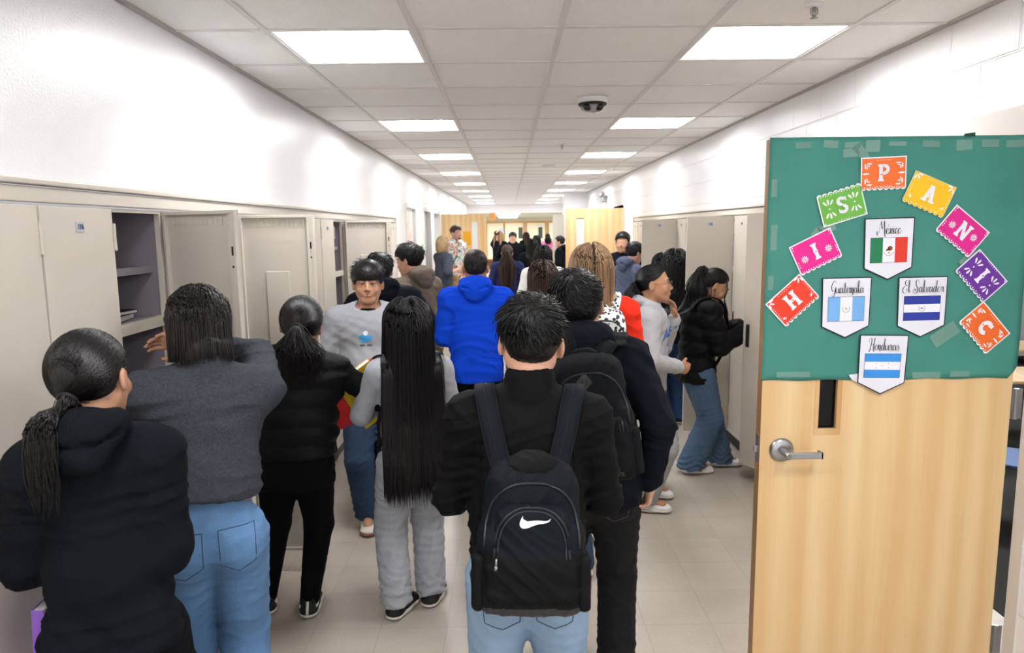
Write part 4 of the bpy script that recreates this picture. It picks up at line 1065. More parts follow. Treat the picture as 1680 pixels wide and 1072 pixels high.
# --- student in dark hooded top with the charcoal backpack
g = person('person in dark hooded top and black trousers, just right of and beyond the bomber jacket', x=.315, y=2.6, hd=-4, H=1.655, bw=1.04,
           lean=5, side=-6, hy=4, hs=.236, hand={'L':(.03,2.7,.88),'R':(.525,2.56,.87)}, elbow={'L':(-.6,-.5,0),'R':(.30,-.6,0)}, thumb={'R':(0,1,0)},
           foot={'L':(.20,2.9,None),'R':(.40,2.55,None)})
bodymesh(g, SK2, .007, hk={'R':{'curl':.55}}, curl=.4)
top(g, 'hoodie', M_navy, .008, loose=.022, hem=-.05, amp=.011, f=18, seed=8, hood=1.15, hipw=.9)
pq = pants(g, 'trousers', mat('black_twill','0c0c0f',.8,bump=.3,bscale=400,spec=.3), .009, r=(.058,.044,.042), seed=9, amp=.008, stack=.004)
bq = surf(pq)
for q_ in (1,):
    c = (.075, 0, .80); loop = [(-.05,.05),(.05,.05),(.048,-.04),(0,-.065),(-.048,-.04)]; pts = []
    for i in range(5):
        a_, b_ = loop[i], loop[(i+1)%5]
        for t in np.linspace(0,1,6)[:-1]: pts.append((c[0]+a_[0]+(b_[0]-a_[0])*t, 0, c[2]+a_[1]+(b_[1]-a_[1])*t))
    pts = projpath(bq, pts, (0,1,0), .001)
    if len(pts) > 5: MB().tube(pts, .0014, 5, closed=True).obj('pocket', mat('grey_thread','4a4c52',.8), pq, smooth=True)
shoes(g, M_shb, M_shb, .009)
hair_short(g, HB, .0045, th=.014, topth=.024, seed=13, tufts=4200, tl=.045, mess=.25, tr=.0022, swirl=.9, low=-.5, nape=-.75, front=.3, fade=False)
r, o, fp, bv, bm_, L, R = backpack(g, 'plain', 'charcoal canvas backpack with a diamond patch, on the person in the dark hooded top', w=.30, h=.44, dp=.16, cz=1.17, y0=-.225, mats=(M_packh, M_packh, M_packh), tilt=-3)
s_ = SW and None
bm2 = surf(o)
dec_patch(bm2, [(0,.032),(.028,0),(0,-.032),(-.028,0)], R@A(0,1,0), (0,0,1), L(-.01,-.1,.13), mat('patch_grey','2c2d31',.7), 'diamond_patch', o, off=.002)
for q in (-1,1): dec_patch(bm2, [(-.0025,.012),(.0025,.012),(.0025,-.012),(-.0025,-.012)], R@A(0,1,0), (0,0,1), L(-.01+q*.007,-.1,.13), mat('patch_slot','0a0a0b',.7), 'slot', o, off=.0035)
lb = dec_patch(bv, [(-.027,-.004),(.027,.004),(.027,.018),(-.027,.010)], R@A(0,1,0), (0,0,1), L(.065,-.1,-.19), mat('label_black','0b0b0c',.6), 'label', fp, off=.002)
dec_text(bv, 'HERSCHEL', .0095, R@A(0,1,0), R@A(-.1,0,1), L(.065,-.1,-.183), mat('label_text','c9c9c9',.6), 'lettering', fp, off=.004)

# --- nearest girl, black hoodie and low ponytail
g = person('person with low black ponytail in loose black hoodie, nearest the camera at far left', x=-1.02, y=1.70, hd=16, H=1.58, bw=.82,
           lean=5, side=-2.5, hy=-14, hp=2, hs=.232, hand={'L':(-1.13,1.91,1.0),'R':(-1.03,1.93,1.0)}, elbow={'L':(-.4,-.6,-.5),'R':(.45,-.6,-.6)})
bodymesh(g, SK1, .006)
top(g, 'hoodie', M_blk, .008, loose=.024, hem=-.03, amp=.011, f=17, seed=21, hood=.95, belly=.02, hipw=1.05)
pants(g, 'trousers', cloth('black_trousers','0b0c11',var=.08), .01, r=(.056,.046,.042), seed=22, amp=.008)
shoes(g, M_shb, M_sole, .01)
flowhair(g, HB2, .005, 0, seed=31, n=6000, th=.012, tr=.0014, tail=((-.08,-.80,-.62), .002, .33), ends=.35, front=.38, wave=.005, volume=.30)
facebits(g)
# --- girl in charcoal fleece
g = person('person with chin-length black hair in charcoal fleece and blue jeans, reaching into the open locker', x=-.98, y=2.18, hd=26, H=1.655, bw=1.0,
           lean=6, side=4, hy=14, hp=14, hr=-6, hs=.232, hand={'L':(-1.34,2.50,1.2),'R':(-1.16,2.54,1.42)}, elbow={'L':(-.5,-.5,-.6),'R':(1,.1,-.15)}, foot={'L':(-1.06,2.22,None),'R':(-.90,2.20,None)})
bodymesh(g, SK1, .007)
top(g, 'fleece', M_greyd, .007, loose=.018, hem=.075, hemk=(.16,0,1), amp=.010, f=17, seed=23, high=.045, collar=0)
pj = pants(g, 'jeans', M_dm, .008, r=(.060,.047,.044), seed=24, amp=.007, butt=1.1, waist=.10)
bp_ = surf(pj)
for q in (-1,1):
    c = (q*.078, 0, .83); loop = [(-.055,.07),(.055,.07),(.052,-.045),(0,-.07),(-.052,-.045)]; pts = []
    for i in range(5):
        a_, b_ = loop[i], loop[(i+1)%5]
        for t in np.linspace(0,1,6)[:-1]: pts.append((c[0]+a_[0]+(b_[0]-a_[0])*t, 0, c[2]+a_[1]+(b_[1]-a_[1])*t))
    pts = projpath(bp_, pts, (0,1,0), .001)
    if len(pts) > 5: MB().tube(pts, .0015, 5, closed=True).obj('pocket', M_stitch, pj, smooth=True)
shoes(g, M_shw, M_sole, .01)
flowhair(g, hairm('brown_black_hair','1c1513',.33), .005, .03, seed=33, n=6500, th=.014, tr=.0017, ends=.3, width=.9, uneven=.25, spread=.1)
# --- girl in puffer vest
g = person('person in black puffer vest and black leggings with a low ponytail, back to the camera', x=-1.0, y=3.18, hd=2, H=1.50, bw=1.12,
           lean=5, side=5, hy=6, hp=6, hs=.235, pel=(0,0,0), hand={'L':(-1.06,3.42,1.0),'R':(-.74,3.40,1.06)}, elbow={'L':(-.8,-.4,-.3),'R':(.9,-.3,-.5)}, foot={'L':(-1.19,3.22,None,20),'R':(-.975,3.19,None,4)})
bodymesh(g, SK1, .007)
top(g, 'vest', cloth('vest_nylon','0e0f12',bump=.2,rough=.55,var=.03), .007, loose=.042, hem=.01, amp=.006, f=16, seed=41, vest=True, high=.035, collar=0, puff=.085)
tt = g.tops
top(g, 'shirt', cloth('black_jersey','0b0b0d',bump=.2), .008, loose=.016, hem=-.09, amp=.007, f=22, seed=42, hipw=1.1)
g.tops = tt
pants(g, 'leggings', M_leg, .008, r=(.068,.045,.029), loose=.002, seed=43, amp=.003, butt=1.25)
sh_ = shoes(g, M_shb, M_sole, .005, size=1.02)
for o in sh_:
    k = 'L' if o is sh_[0] else 'R'; an = g.ank[k]; t = g.toe[k]; bs_ = surf(o); p0 = an-t*.2
    sd = np.cross(t, A(0,0,1))
    ci = A(an[0], an[1], .0)-t*.1
    up_ = [(ci[0], ci[1], z) for z in np.linspace(.03,.085,6)]; st = projpath(bs_, up_, tuple(t), .001)
    if len(st) > 2: MB().tube(st, .007, 6).obj('stripe', M_sole, o, smooth=True)
    for q in (-1,1):
        pth = [tuple(A(an[0],an[1],.052)+t*y-sd*.0) for y in np.linspace(-.035,.03,7)]
        st = []
        for p in pth:
            h = bs_.ray_cast(Vector(p)+Vector(sd)*q*.2, Vector(sd)*-q)
            if h[0] is not None: st.append(h[0])
        if len(st) > 2: MB().tube(st, .006, 6).obj('stripe', M_sole, o, smooth=True)
flowhair(g, HB2, .005, 0, seed=44, n=6000, th=.024, tr=.0016, tail=((.02,-.92,-.30), .004, .27), ends=.35, front=.35, wave=.012, volume=.95)
# --- girl with very long straight hair
g = person('person with waist-length straight black hair in grey sweatshirt and sweatpants, back to the camera', x=-.46, y=3.20, hd=18, H=1.475, bw=.92,
           lean=2, side=0, hy=6, hs=.232, hand={'L':(-.62,3.44,.98),'R':(-.42,3.46,.98)}, elbow={'L':(-.7,-.3,-1),'R':(.6,-.6,-.3)}, foot={'L':(-.55,3.16,None,-38),'R':(-.40,3.27,None,-30)}, thumb={'L':(0,0,1)})
bodymesh(g, SK1, .006, hk={'L':{'curl':.5}})
top(g, 'sweatshirt', M_grey, .007, loose=.016, hem=-.005, amp=.006, f=20, seed=51, collar=.01)
lp = pants(g, 'sweatpants', M_grey, .007, r=(.062,.050,.046), seed=52, amp=.010, hemz=.062, stack=.005, butt=1.0)
shoes(g, M_shb, M_sole, .005, size=1.04)
flowhair(g, HB2, .005, .715, seed=53, n=7000, th=.020, tr=.0019, ends=.15, width=1.0, uneven=.14, M=34, spread=.5)
# --- boy facing the camera
g = person('person facing the camera in pale grey sweatshirt with small blue chest print', x=-.85, y=4.27, hd=186, H=1.625, bw=1.17,
           lean=0, hr=0, hp=-2, hy=3, hs=.234, side=0, hand={'L':(-.50,4.18,.80),'R':(-1.18,4.18,.80)}, elbow={'L':(.6,.5,0),'R':(-.6,.5,0)}, foot={'R':(-.89,4.20,None,4),'L':(-.74,4.38,None,-8)})
bodymesh(g, SK1, .0045)
sw = top(g, 'sweatshirt', M_grey, .007, loose=.024, hem=-.04, amp=.0055, f=17, seed=61, collar=.0, belly=.01, extra=lambda S, g: S.ell(g.neck+g.Y*.050+g.Z*.018, A(.074,.066,.050), g.R, k=.012, op='s'))
S = SDF(); S.ell(g.neck+g.Y*.030-g.Z*.012, A(.082,.078,.034), g.R@rotm(-.35)); v, f = S.mesh(g.neck-.14, g.neck+.14, .005); mkmesh('undershirt_collar', v, f, M_blk, g.root)
bs_ = surf(sw); dv = tuple(-g.Y); O = g.chest+A(0,.2,0)+A(.012,0,.045); O = tuple(O); up=(0,0,1)
dec_patch(bs_, [(.034*math.cos(t)*(1+.3*math.sin(5*t)),.026*math.sin(t)*(1+.25*math.cos(3*t))-.012) for t in np.linspace(0,2*PI,40)[:-1]], dv, up, O, mat('print_blue','3aa0dc',.7), 'chest_print', sw, n=2)
dec_patch(bs_, [(.014*math.cos(t),.014*math.sin(t)+.016) for t in np.linspace(0,2*PI,20)[:-1]], dv, up, O, mat('print_white','e9eef2',.7), 'chest_print', sw, off=.003, n=1)
for q in (-1,1): dec_patch(bs_, [(q*.020-.014,-.058),(q*.020+.014,-.058),(q*.020+.014,-.052),(q*.020-.014,-.052)], dv, up, O, mat('print_dark','3b3f46',.7), 'chest_print', sw, off=.003, n=1)
pants(g, 'jeans', M_dk, .008, r=(.062,.050,.045), seed=62, amp=.008, stack=.005)
shoes(g, mat('cream_leather','ddd8cf',.5), mat('gum_sole','8a5a3c',.5), .005, size=1.05, extra=M_shw)
hair_short(g, HB, .0045, th=.012, topth=.026, seed=63, tufts=2600, tl=.04, mess=.4, tr=.0028, low=-.15, nape=-.6, front=.42, fringe=.042)
facebits(g, open_=.6)
# --- girl with glasses
g = person('person with dark-rimmed glasses in pale grey hoodie with blue lettering, hand raised to nose', x=.88, y=4.46, hd=-102, H=1.585, bw=1.0,
           lean=3, hy=0, hp=-3, hs=.232, hand={'L':(1.075,4.56,1.235),'R':(1.05,4.33,.955)}, elbow={'L':(.6,.1,-1),'R':(-.4,-.6,-1)}, foot={'L':(.93,4.62,None,4),'R':(.86,4.38,None,0)}, thumb={'L':(-.5,-.5,.2)})
bodymesh(g, SK1, .0045, hk={'L':{'dirv':(-.15,-.12,1),'palm':(-1,-.3,0),'curl':.35},'R':{'curl':.7}})
hd_ = top(g, 'hoodie', cloth('pale_grey_knit','b4b6bc',bump=.3,var=.06,vs=200), .007, loose=.022, hem=-.03, amp=.006, f=19, seed=71, hood=.95)
bs_ = surf(hd_)
dec_text(bs_, 'ALLEN', .085, tuple(-g.Y), (0,0,1), tuple(g.chest+A(0,.3,.03)), mat('print_royal','3f6fc0',.7), 'lettering', hd_, bold=.003, bend=1.5)
dec_patch(bs_, [(.05*math.cos(t)+.0,.018*math.sin(t)*(1+.4*math.cos(2*t))-.085) for t in np.linspace(0,2*PI,24)[:-1]], tuple(-g.Y), (0,0,1), tuple(g.chest+A(0,.3,.03)), mat('print_violet','7c7ec6',.7), 'chest_print', hd_, n=2)
pants(g, 'sweatpants', M_grey, .008, r=(.064,.052,.045), seed=72, amp=.007, butt=1.2)
shoes(g, M_shw, M_sole, .005, size=1.02, extra=M_shw)
flowhair(g, HB, .005, 0, seed=73, n=4000, th=.008, tr=.0018, tail=((0,-.95,-.30), .004, .15), ends=.2, front=.42, wave=.010, volume=.7)
facebits(g, iris='1e1512')
q = MB(); s_=g.s; Hh = lambda *p: g.head+g.Rh@(A(*p)*s_)
for e in (-1,1):
    q.tube([tuple(Hh(e*.033+.021*math.cos(t), .108-.006*abs(math.cos(t)), -.003+.016*math.sin(t))) for t in np.linspace(0,2*PI,17)[:-1]], .0016, 6, closed=True)
    q.tube([tuple(Hh(e*.053,.102,.003)), tuple(Hh(e*.074,.075,.004)), tuple(Hh(e*.080,.0,.004)), tuple(Hh(e*.079,-.015,-.008))], .0014, 6)
q.tube([tuple(Hh(-.012,.108,.002)), tuple(Hh(0,.112,.004)), tuple(Hh(.012,.108,.002))], .0014, 6)
q.obj('glasses', mat('glasses_frame','2a2624',.3), g.root, smooth=True)
# --- girl in the black puffer jacket at the locker
g = person('person in black puffer jacket and blue jeans looking down, reaching for the locker door', x=1.38, y=5.14, hd=-84, H=1.535, bw=.95,
           lean=7, hy=-6, hp=30, hs=.232, hand={'L':(1.72,5.20,1.09),'R':(1.70,5.02,1.075)}, elbow={'L':(0,.2,-1),'R':(-.1,-.2,-1)}, foot={'L':(1.60,5.24,None,-6),'R':(1.34,5.08,None,-3)})
bodymesh(g, SK1, .005)
top(g, 'undershirt', M_navy, .009, loose=.012, hem=0, amp=.005, seed=80, sleeve=.5, high=.02, collar=0)
top(g, 'jacket', cloth('puffer_black','0d0d10',bump=.2,rough=.6,var=.03), .008, loose=.036, hem=-.075, amp=.010, f=15, seed=81, collar=0, neckcut=.085, puff=.11, armr=1.05, back=.03, hipw=1.15)
pants(g, 'jeans', M_dj, .008, r=(.066,.058,.062), seed=82, amp=.008, stack=.006, hemz=.04)
shoes(g, M_shw, M_shw, .005, size=1.04, extra=M_shw)
flowhair(g, HB, .005, 0, seed=83, n=4500, th=.012, tr=.0017, tail=((0,-.93,.28), .008, .40), ends=.3, front=.46, wave=.010, volume=.9, coll=True)
facebits(g, open_=.4)
# face-framing lock
q = MB(); Hh = lambda *p: g.head+g.Rh@(A(*p)*g.s); p0 = Hh(.055,.05,.055)
for i in range(7):
    o_ = A(*np.random.RandomState(i).normal(size=3)*.003); q.tube([tuple(p0+o_), tuple(Hh(.068,.075,.01)+o_), tuple(Hh(.072,.09,-.05)+o_), tuple(Hh(.066,.095,-.05)+A(.0,.015,-.07)+o_*2), tuple(Hh(.066,.095,-.05)+A(0,.03,-.12)+o_*2)], [.003,.003,.0025,.002,.0006], 5)
q.obj('loose_lock', HB, g.root, smooth=True)
r, o, fp, bv, bm_, L, R = backpack(g, 'plain', 'black backpack hanging on the back of the person reaching for the locker', w=.31, h=.44, dp=.15, cz=1.02, y0=-.31, mats=(M_packb, M_packh, M_packb), tilt=-10, res=.006)
# --- boy in the royal blue hoodie
g = person('person in royal blue hoodie and black trousers, back to the camera mid corridor', x=-.23, y=4.9, hd=0, H=1.685, bw=1.08,
           lean=3, hs=.232, hand={'L':(-.32,5.12,1.0),'R':(-.14,5.12,1.0)}, elbow={'L':(-.5,-.5,-.5),'R':(.5,-.5,-.5)})
bodymesh(g, SK1, .007)
top(g, 'hoodie', M_blue, .008, loose=.026, hem=-.07, amp=.011, f=15, seed=91, hood=1.15)
pants(g, 'trousers', M_blk, .011, seed=92)
shoes(g, M_shb, M_sole, .01)
hair_short(g, hairm('dark_brown_hair','1d1614',.5), .005, th=.004, topth=.010, seed=93, tufts=1800, tl=.012, mess=.6, tr=.0022, low=-.25, nape=-.45, front=.45)
# --- person in the navy hooded top behind the sweatshirt boy
g = person('person in dark navy hooded top with tousled black hair, behind the grey sweatshirt', x=-.86, y=5.02, hd=14, H=1.665, bw=1.12,
           lean=8, side=-4, hy=20, hp=8, hs=.232, hand={'L':(-1.15,5.25,1.0),'R':(-.70,5.3,1.0)}, elbow={'L':(-.9,-.5,-.3),'R':(.9,-.5,-.3)})
bodymesh(g, SK2, .008)
top(g, 'hoodie', M_navy, .009, loose=.026, hem=-.06, amp=.011, f=15, seed=95, hood=1.1)
pants(g, 'trousers', M_blk, .011, seed=96); shoes(g, M_shb, M_sole, .01)
hair_short(g, HB, .005, th=.014, topth=.022, seed=97, tufts=2500, tl=.035, mess=.4, tr=.003, low=-.5, nape=-.7, front=.35, fade=False)
# --- person in the taupe hoodie in profile
g = person('person in taupe hoodie in profile facing the left lockers, black fringe over brow', x=-.72, y=5.62, hd=52, H=1.72, bw=1.1,
           lean=6, hy=16, hp=8, hs=.232, hand={'L':(-1.08,5.57,1.05),'R':(-.95,5.92,1.1)}, elbow={'L':(-.3,-.8,-.5),'R':(.8,.2,-.6)})
bodymesh(g, SK2, .006)
top(g, 'hoodie', M_brown, .009, loose=.026, hem=-.06, amp=.011, f=15, seed=98, hood=1.15)
pants(g, 'trousers', M_blk, .011, seed=99); shoes(g, M_shw, M_sole, .01)
hair_short(g, HB, .005, th=.012, topth=.026, seed=100, tufts=1500, tl=.04, mess=.5, tr=.003, low=-.2, nape=-.5, front=.4, fringe=.012)
facebits(g)
# --- tall person in red with long fair hair
g = person('person with long straight fair hair in red sweatshirt, wearing a spotted backpack', x=.43, y=3.66, hd=6, H=1.735, bw=1.0,
           lean=2, hy=-4, hs=.235, hand={'L':(.30,3.86,1.0),'R':(.56,3.86,1.0)}, elbow={'L':(-.35,-.6,-.6),'R':(.35,-.6,-.6)}, foot={'L':(.37,3.52,None),'R':(.53,3.85,None)})
bodymesh(g, SK3, .008)
top(g, 'sweatshirt', M_red, .009, loose=.024, hem=-.04, amp=.009, f=17, seed=101)
pants(g, 'jeans', M_dk, .011, seed=102); shoes(g, mat('cream_leather','ddd8cf',.5), mat('gum_sole','8a5a3c',.5), .008)
flowhair(g, hairm('fair_brown_hair','9b7c5e',.42,.35), .006, .36, seed=103, n=4500, th=.020, tr=.0022, ends=.25, width=1.15, uneven=.3)
def leopard():
    m = mat('spotted_print','e8edf2',.7); nt = m.node_tree; N = nt.nodes; L2 = nt.links; tc = N.new('ShaderNodeTexCoord')
    v = N.new('ShaderNodeTexVoronoi'); v.inputs['Scale'].default_value = 46; L2.new(tc.outputs['Object'], v.inputs[0])
    cr = N.new('ShaderNodeValToRGB'); e = cr.color_ramp.elements; e[0].position = .0; e[0].color = lin('7f93ad'); e[1].position = .22; e[1].color = lin('16181e')
    x = e.new(.42); x.color = lin('16181e'); x = e.new(.5); x.color = lin('e8edf2'); L2.new(v.outputs['Distance'], cr.inputs[0]); L2.new(cr.outputs[0], N['Principled BSDF'].inputs['Base Color']); return m
ML = leopard()
r, o, fp, bv, bm_, L, R = backpack(g, 'plain', 'spotted black and white backpack on the person with long fair hair', w=.29, h=.42, dp=.14, cz=1.22, y0=-.22, mats=(ML, ML, ML), tilt=-2, res=.007)
# ------------------------------------------------------------------ classroom door with the poster (front face at Y = 2.5)
DY = 2.50
dr = empty('classroom_door', (1.815, DY+.022, 0), 0, 'light birch classroom door standing open at right, carrying a green paper display', 'door')
dx0, dx1 = .912-1.815, .004
q = MB(); wx0, wx1 = 1.119-1.815, 1.187-1.815
yA, yB = -.022, .022
for (a, b_, z0, z1) in ((dx0, wx0, .012, 2.118), (wx1, dx1, .012, 2.118), (wx0, wx1, .012, 1.084), (wx0, wx1, 1.72, 2.118)): q.box(a, b_, yA, yB, z0, z1)
q.obj('leaf', M_wood, dr)
q = MB(); q.box(dx0-.0015, dx0+.0005, yA+.0005, yB, .012, 2.118); q.obj('edge_strip', M_wooddk, dr)
q = MB()
for s_ in (-1, 1):
    y0, y1 = (yA-.0012, yA+.006) if s_ < 0 else (yB-.004, yB+.006)
    q.box(wx0-.016, wx0+.002, y0, y1, 1.086, 1.718); q.box(wx1-.002, wx1+.016, y0, y1, 1.086, 1.718); q.box(wx0-.016, wx1+.016, y0, y1, 1.062, 1.0859); q.box(wx0-.016, wx1+.016, y0, y1, 1.7181, 1.742)
q.obj('window_bead', woodmat('bead_wood','e2bd8c','c99a62'), dr, bevel=.002)
q = MB(); q.box(wx0, wx1, -.004, .0, 1.084, 1.72); q.obj('glass', mat('dark_glass','040506',.25,spec=.25), dr)
q = MB(); q.box(dx0-.003, dx0-.0014, -.014, .014, .955, 1.06); fp_ = q.obj('latch_plate', M_steel, dr); q = MB(); q.box(dx0-.016, dx0-.002, -.007, .006, .995, 1.018); q.obj('latch_bolt', M_steel, fp_, bevel=.002)
hx = .9894-1.815; hz_ = 1.0085
q = MB(); MM = T(hx, yA, hz_) @ RX(PI/2)
q.lathe([(.0,0),(.044,0),(.045,.004),(.043,.008),(.034,.013),(.024,.016),(.016,.017)], 32, MM); ro = q.obj('handle', M_steel, dr, smooth=True)
q = MB(); q.lathe([(.013,.012),(.0125,.06),(.014,.064),(.014,.078),(.0,.078)], 20, MM); q.obj('spindle', M_steel, ro, smooth=True)
q = MB(); q.box(hx-.004, hx+.122, yA-.079, yA-.071, hz_-.0125, hz_+.0125); q.box(hx+.112, hx+.122, yA-.079, yA-.045, hz_-.0125, hz_+.0125); q.obj('lever', M_steel, ro, bevel=.003)
q = MB(); q.lathe([(.0,.0775),(.0075,.0775),(.0075,.0805),(.0,.0805)], 16, MM); q.box(hx-.001, hx+.001, yA-.0812, yA-.080, hz_-.005, hz_+.005); q.obj('keyhole', mat('key_brass','8b8d86',.3,metal=1), ro)
for zc in (1.17, .25, 1.95):
    q = MB()
    q.box(.0045, .0065, -.0215, .02, zc-.055, zc+.055); q.box(.0066, .045, -.0225, -.0195, zc-.056, zc+.056)
    for j in range(5): q.tube([(.022, -.022, zc-.057+j*.0228),(.022, -.022, zc-.057+j*.0228+.0228)], .0085-.0008*(j%2), 12)
    q.obj('hinge', M_steel, dr, smooth=False)
# door frame (setting)
b = MB(); b.box(1.835, XR+.155, 2.400, 2.462, 0, 2.24); b.box(1.835, XR+.155, 3.435, 3.49, 0, 2.24); b.box(1.835, XR+.155, 2.462, 3.435, 2.13, 2.24)
struct(b, 'door_1_frame', M_frame, bevel=.004)
# ------------------------------------------------------------------ green paper and cards
def flat(poly, y, name, m, parent, th=.0006, rot=0, c=(0,0), tris=False):
    ca, sa = math.cos(rot), math.sin(rot); pts = [(c[0]+x*ca-z*sa, c[1]+x*sa+z*ca) for x, z in poly]
    q = MB(); q.prism(pts, y-th, th); return q.obj(name, m, parent)
M_gp = mat('green_paper', '458a7e', .75, var=.07, vscale=5, bump=.06, bscale=14, spec=.3)
gp = empty('green_paper', (1.37, DY-.0025, 1.27), 0, 'large sheet of green backing paper taped over the upper half of the classroom door', 'paper')
bm = bmesh.new(); gw, gh = 44, 40; X0, X1, Z0, Z1 = .905-1.37, 1.828-1.37, 1.268-1.27, 2.122-1.27; rs = np.random.RandomState(2); vv = {}
for i in range(gw+1):
    for j in range(gh+1):
        x = X0+(X1-X0)*i/gw; z = Z0+(Z1-Z0)*j/gh
        y = -.0018-.0014*(math.sin(x*19+z*7)*math.sin(z*13-x*5))-.0006*math.sin(x*47+z*31)
        if j == 0: z += .002*math.sin(i*.7)
        x = min(x, X1-max(0, .036-(z-Z0))*.85)
        vv[i,j] = bm.verts.new((x, y, z))
for i in range(gw):
    for j in range(gh):
        bm.faces.new((vv[i,j], vv[i+1,j], vv[i+1,j+1], vv[i,j+1]))
me = bpy.data.meshes.new('sheet'); bm.to_mesh(me); bm.free(); me.materials.append(M_gp)
for p_ in me.polygons: p_.use_smooth = True
so = bpy.data.objects.new('sheet', me); COL.objects.link(so); so.parent = gp; sm = so.modifiers.new('t','SOLIDIFY'); sm.thickness = .0005; sm.offset = 1
M_tape = mat('clear_tape', '8fbcae', .15, spec=.6); M_tape.node_tree.nodes['Principled BSDF'].inputs['Alpha'].default_value = .38
def tape(cx, cz, w_, h_, a): flat([(-w_/2,-h_/2),(w_/2,-h_/2),(w_/2,h_/2),(-w_/2,h_/2)], -.0045, 'tape', M_tape, gp, .0002, math.radians(a), (cx-1.37, cz-1.27))
for cx, cz, w_, h_, a in ((1.02,2.095,.055,.02,3),(1.115,2.098,.05,.025,-4),(1.19,2.094,.055,.02,2),(1.26,2.09,.05,.04,0),(1.345,2.097,.06,.016,0),(1.46,2.095,.06,.022,-2),(1.575,2.09,.055,.035,4),(1.665,2.095,.06,.025,0),(1.75,2.093,.06,.025,1),
    (1.232,2.055,.10,.03,-52),(1.185,2.068,.055,.03,5),(.925,1.95,.02,.06,0),(.93,1.78,.022,.09,0),(.925,1.62,.02,.05,0),(1.115,1.81,.06,.03,20),(1.09,1.79,.05,.035,-30),(1.62,1.70,.07,.03,40),(1.555,1.43,.10,.05,35),(1.5,1.282,.10,.022,0),(1.02,1.29,.12,.02,0),(1.62,1.285,.07,.02,0)): tape(cx, cz, w_, h_, a)
flat([(.052,0),(.09,0),(.09,.012),(.055,.008)], -.002, 'torn_flap', mat('green_paper_dark','0f4a3e',.8), gp, .004, 0, (1.52-1.37, 2.12-1.27))
CY = DY-.010
def card(letter, cx, cz, ang, colr, style, label, flip=False, w_=.158, h_=.112):
    r = empty('papel_picado_card', (cx, CY, cz), 0, label, 'paper card', 'lettered paper cards'); a = math.radians(ang)
    r.rotation_euler = (0, -a, 0)
    n = 8; sgn = 1 if flip else -1
    def outline(o):
        W_, H_ = w_/2-o, h_/2-o; pts = []
        straight = [(W_, -sgn*H_), (-W_, -sgn*H_)] if True else None
        y0 = sgn*(H_-.008)
        base = [(-W_, y0)]
        for i in range(n):
            xa = -W_+2*W_*i/n; rr = W_/n
            for t in np.linspace(PI, 0, 8): base.append((xa+rr+rr*math.cos(t), y0+sgn*(rr*.95*math.sin(t))))
        pts = base+straight
        if sgn > 0: pts = pts[::-1]
        return pts
    pc = outline(0)[::-1]; o = flat(pc, 0, 'card', mat('card_white','f1eff4',.6), r, .0006)
    ins = outline(.0042)[::-1]
    if style == 'A' : ins = outline(.0012)[::-1]
    f_ = flat(ins, -.0010, 'coloured_field', mat('card_'+colr, colr, .6), o, .0003)
    q = MB(); y_ = -.0019
    def disc(x, z, rx, rz, an=0, n_=12, tear=0):
        ca, sa = math.cos(an), math.sin(an); pts = []
        for k in range(n_):
            t = 2*PI*k/n_; px = rx*math.cos(t)*(1-tear*math.sin(t)); pz = rz*math.sin(t); pts.append((x+px*ca-pz*sa, z+px*sa+pz*ca))
        q.add([(p[0], y_-.00002*len(q.f), p[1]) for p in pts], [tuple(range(n_))])
    for i in range(n):
        x = -w_/2+.0042+(w_-.0084)*(i+.5)/n; disc(x, sgn*(h_/2-.0085), .0024, .0024)
    if style in ('P','C'):
        for sx in (-1,1):
            disc(sx*.061, 0, .003, .012, PI/2*sx, tear=.4)
            for sz in (-1,1):
                for an, d_, L_ in ((0,.0,.009),(1.57,.0,.009)):
                    disc(sx*(.050), sz*.036-.002, .0028, .0095, PI/2, tear=.2); disc(sx*.064, sz*.026, .0028, .0095, 0, tear=.2)
                disc(sx*.053, sz*.027, .002, .006, PI/2*.8); disc(sx*.058, sz*.020, .002, .006, 0)
        for sz in (-1,1):
            for i in range(6): disc(-.0225+i*.009, sz*.0415-(.003 if sz < 0 else -.003), .0015, .0015)
    elif style == 'H' or style == 'A':
        for sx in (-1,1):
            for k, an in enumerate((-.15,.75,1.6)):
                L_ = .0135; disc(sx*(.070-L_*math.sin(an)*1.0), -sgn*(.050-L_*math.cos(an)), .0030, .0090, -sx*an if -sgn > 0 else sx*an)
            for k, an in enumerate((-.1,.6,1.3)):
                disc(sx*(.064-.006*math.sin(an)), sgn*(.034-.007*math.cos(an)), .0016, .0045, (sx*an if sgn < 0 else -sx*an))
            for i in range(7): disc(sx*.070, -sgn*(.022-i*.0085), .0015, .0015)
        for i in range(7): disc(-.027+i*.009, -sgn*.046, .0015, .0015)
    elif style == 'I' or style == 'N':
        for sx in (-1,1):
            cx_, cz_ = sx*.045, (-.008 if style == 'I' else sx*.006)
            for k in range(10): t = 2*PI*k/10; disc(cx_+.0085*math.cos(t), cz_+.0085*math.sin(t), .0016, .0052, t-PI/2)
            disc(cx_, cz_, .002, .002)
            for i in range(5): disc(sx*.070, sgn*(.028-i*.0085)if i < 3 else -sgn*(.046-(i-3)*.009), .002, .002)
        for sx in (-1,1): disc(sx*.070, -sgn*.049, .0022, .0022)
    else:
        for sx in (-1,1):
            cx_ = sx*.045; disc(cx_, 0, .003, .003)
            for sz in (-1,1):
                for an in (-.62,0,.62): disc(cx_+.020*math.sin(an), sz*(.008+.016*math.cos(an)), .0032, .0105, -an if sz > 0 else PI+an, tear=-.35)
            for sz in (-1,): disc(sx*.071, -sgn*.048, .0024, .0024)
        for i in range(6): disc(-.0225+i*.009, -sgn*.048, .0015, .0015)
    q.obj('cut_pattern', mat('card_white','f1eff4',.6), o)
    # slab letter
    q = MB(); S_ = .058; y_ = -.0024; ox = -.021
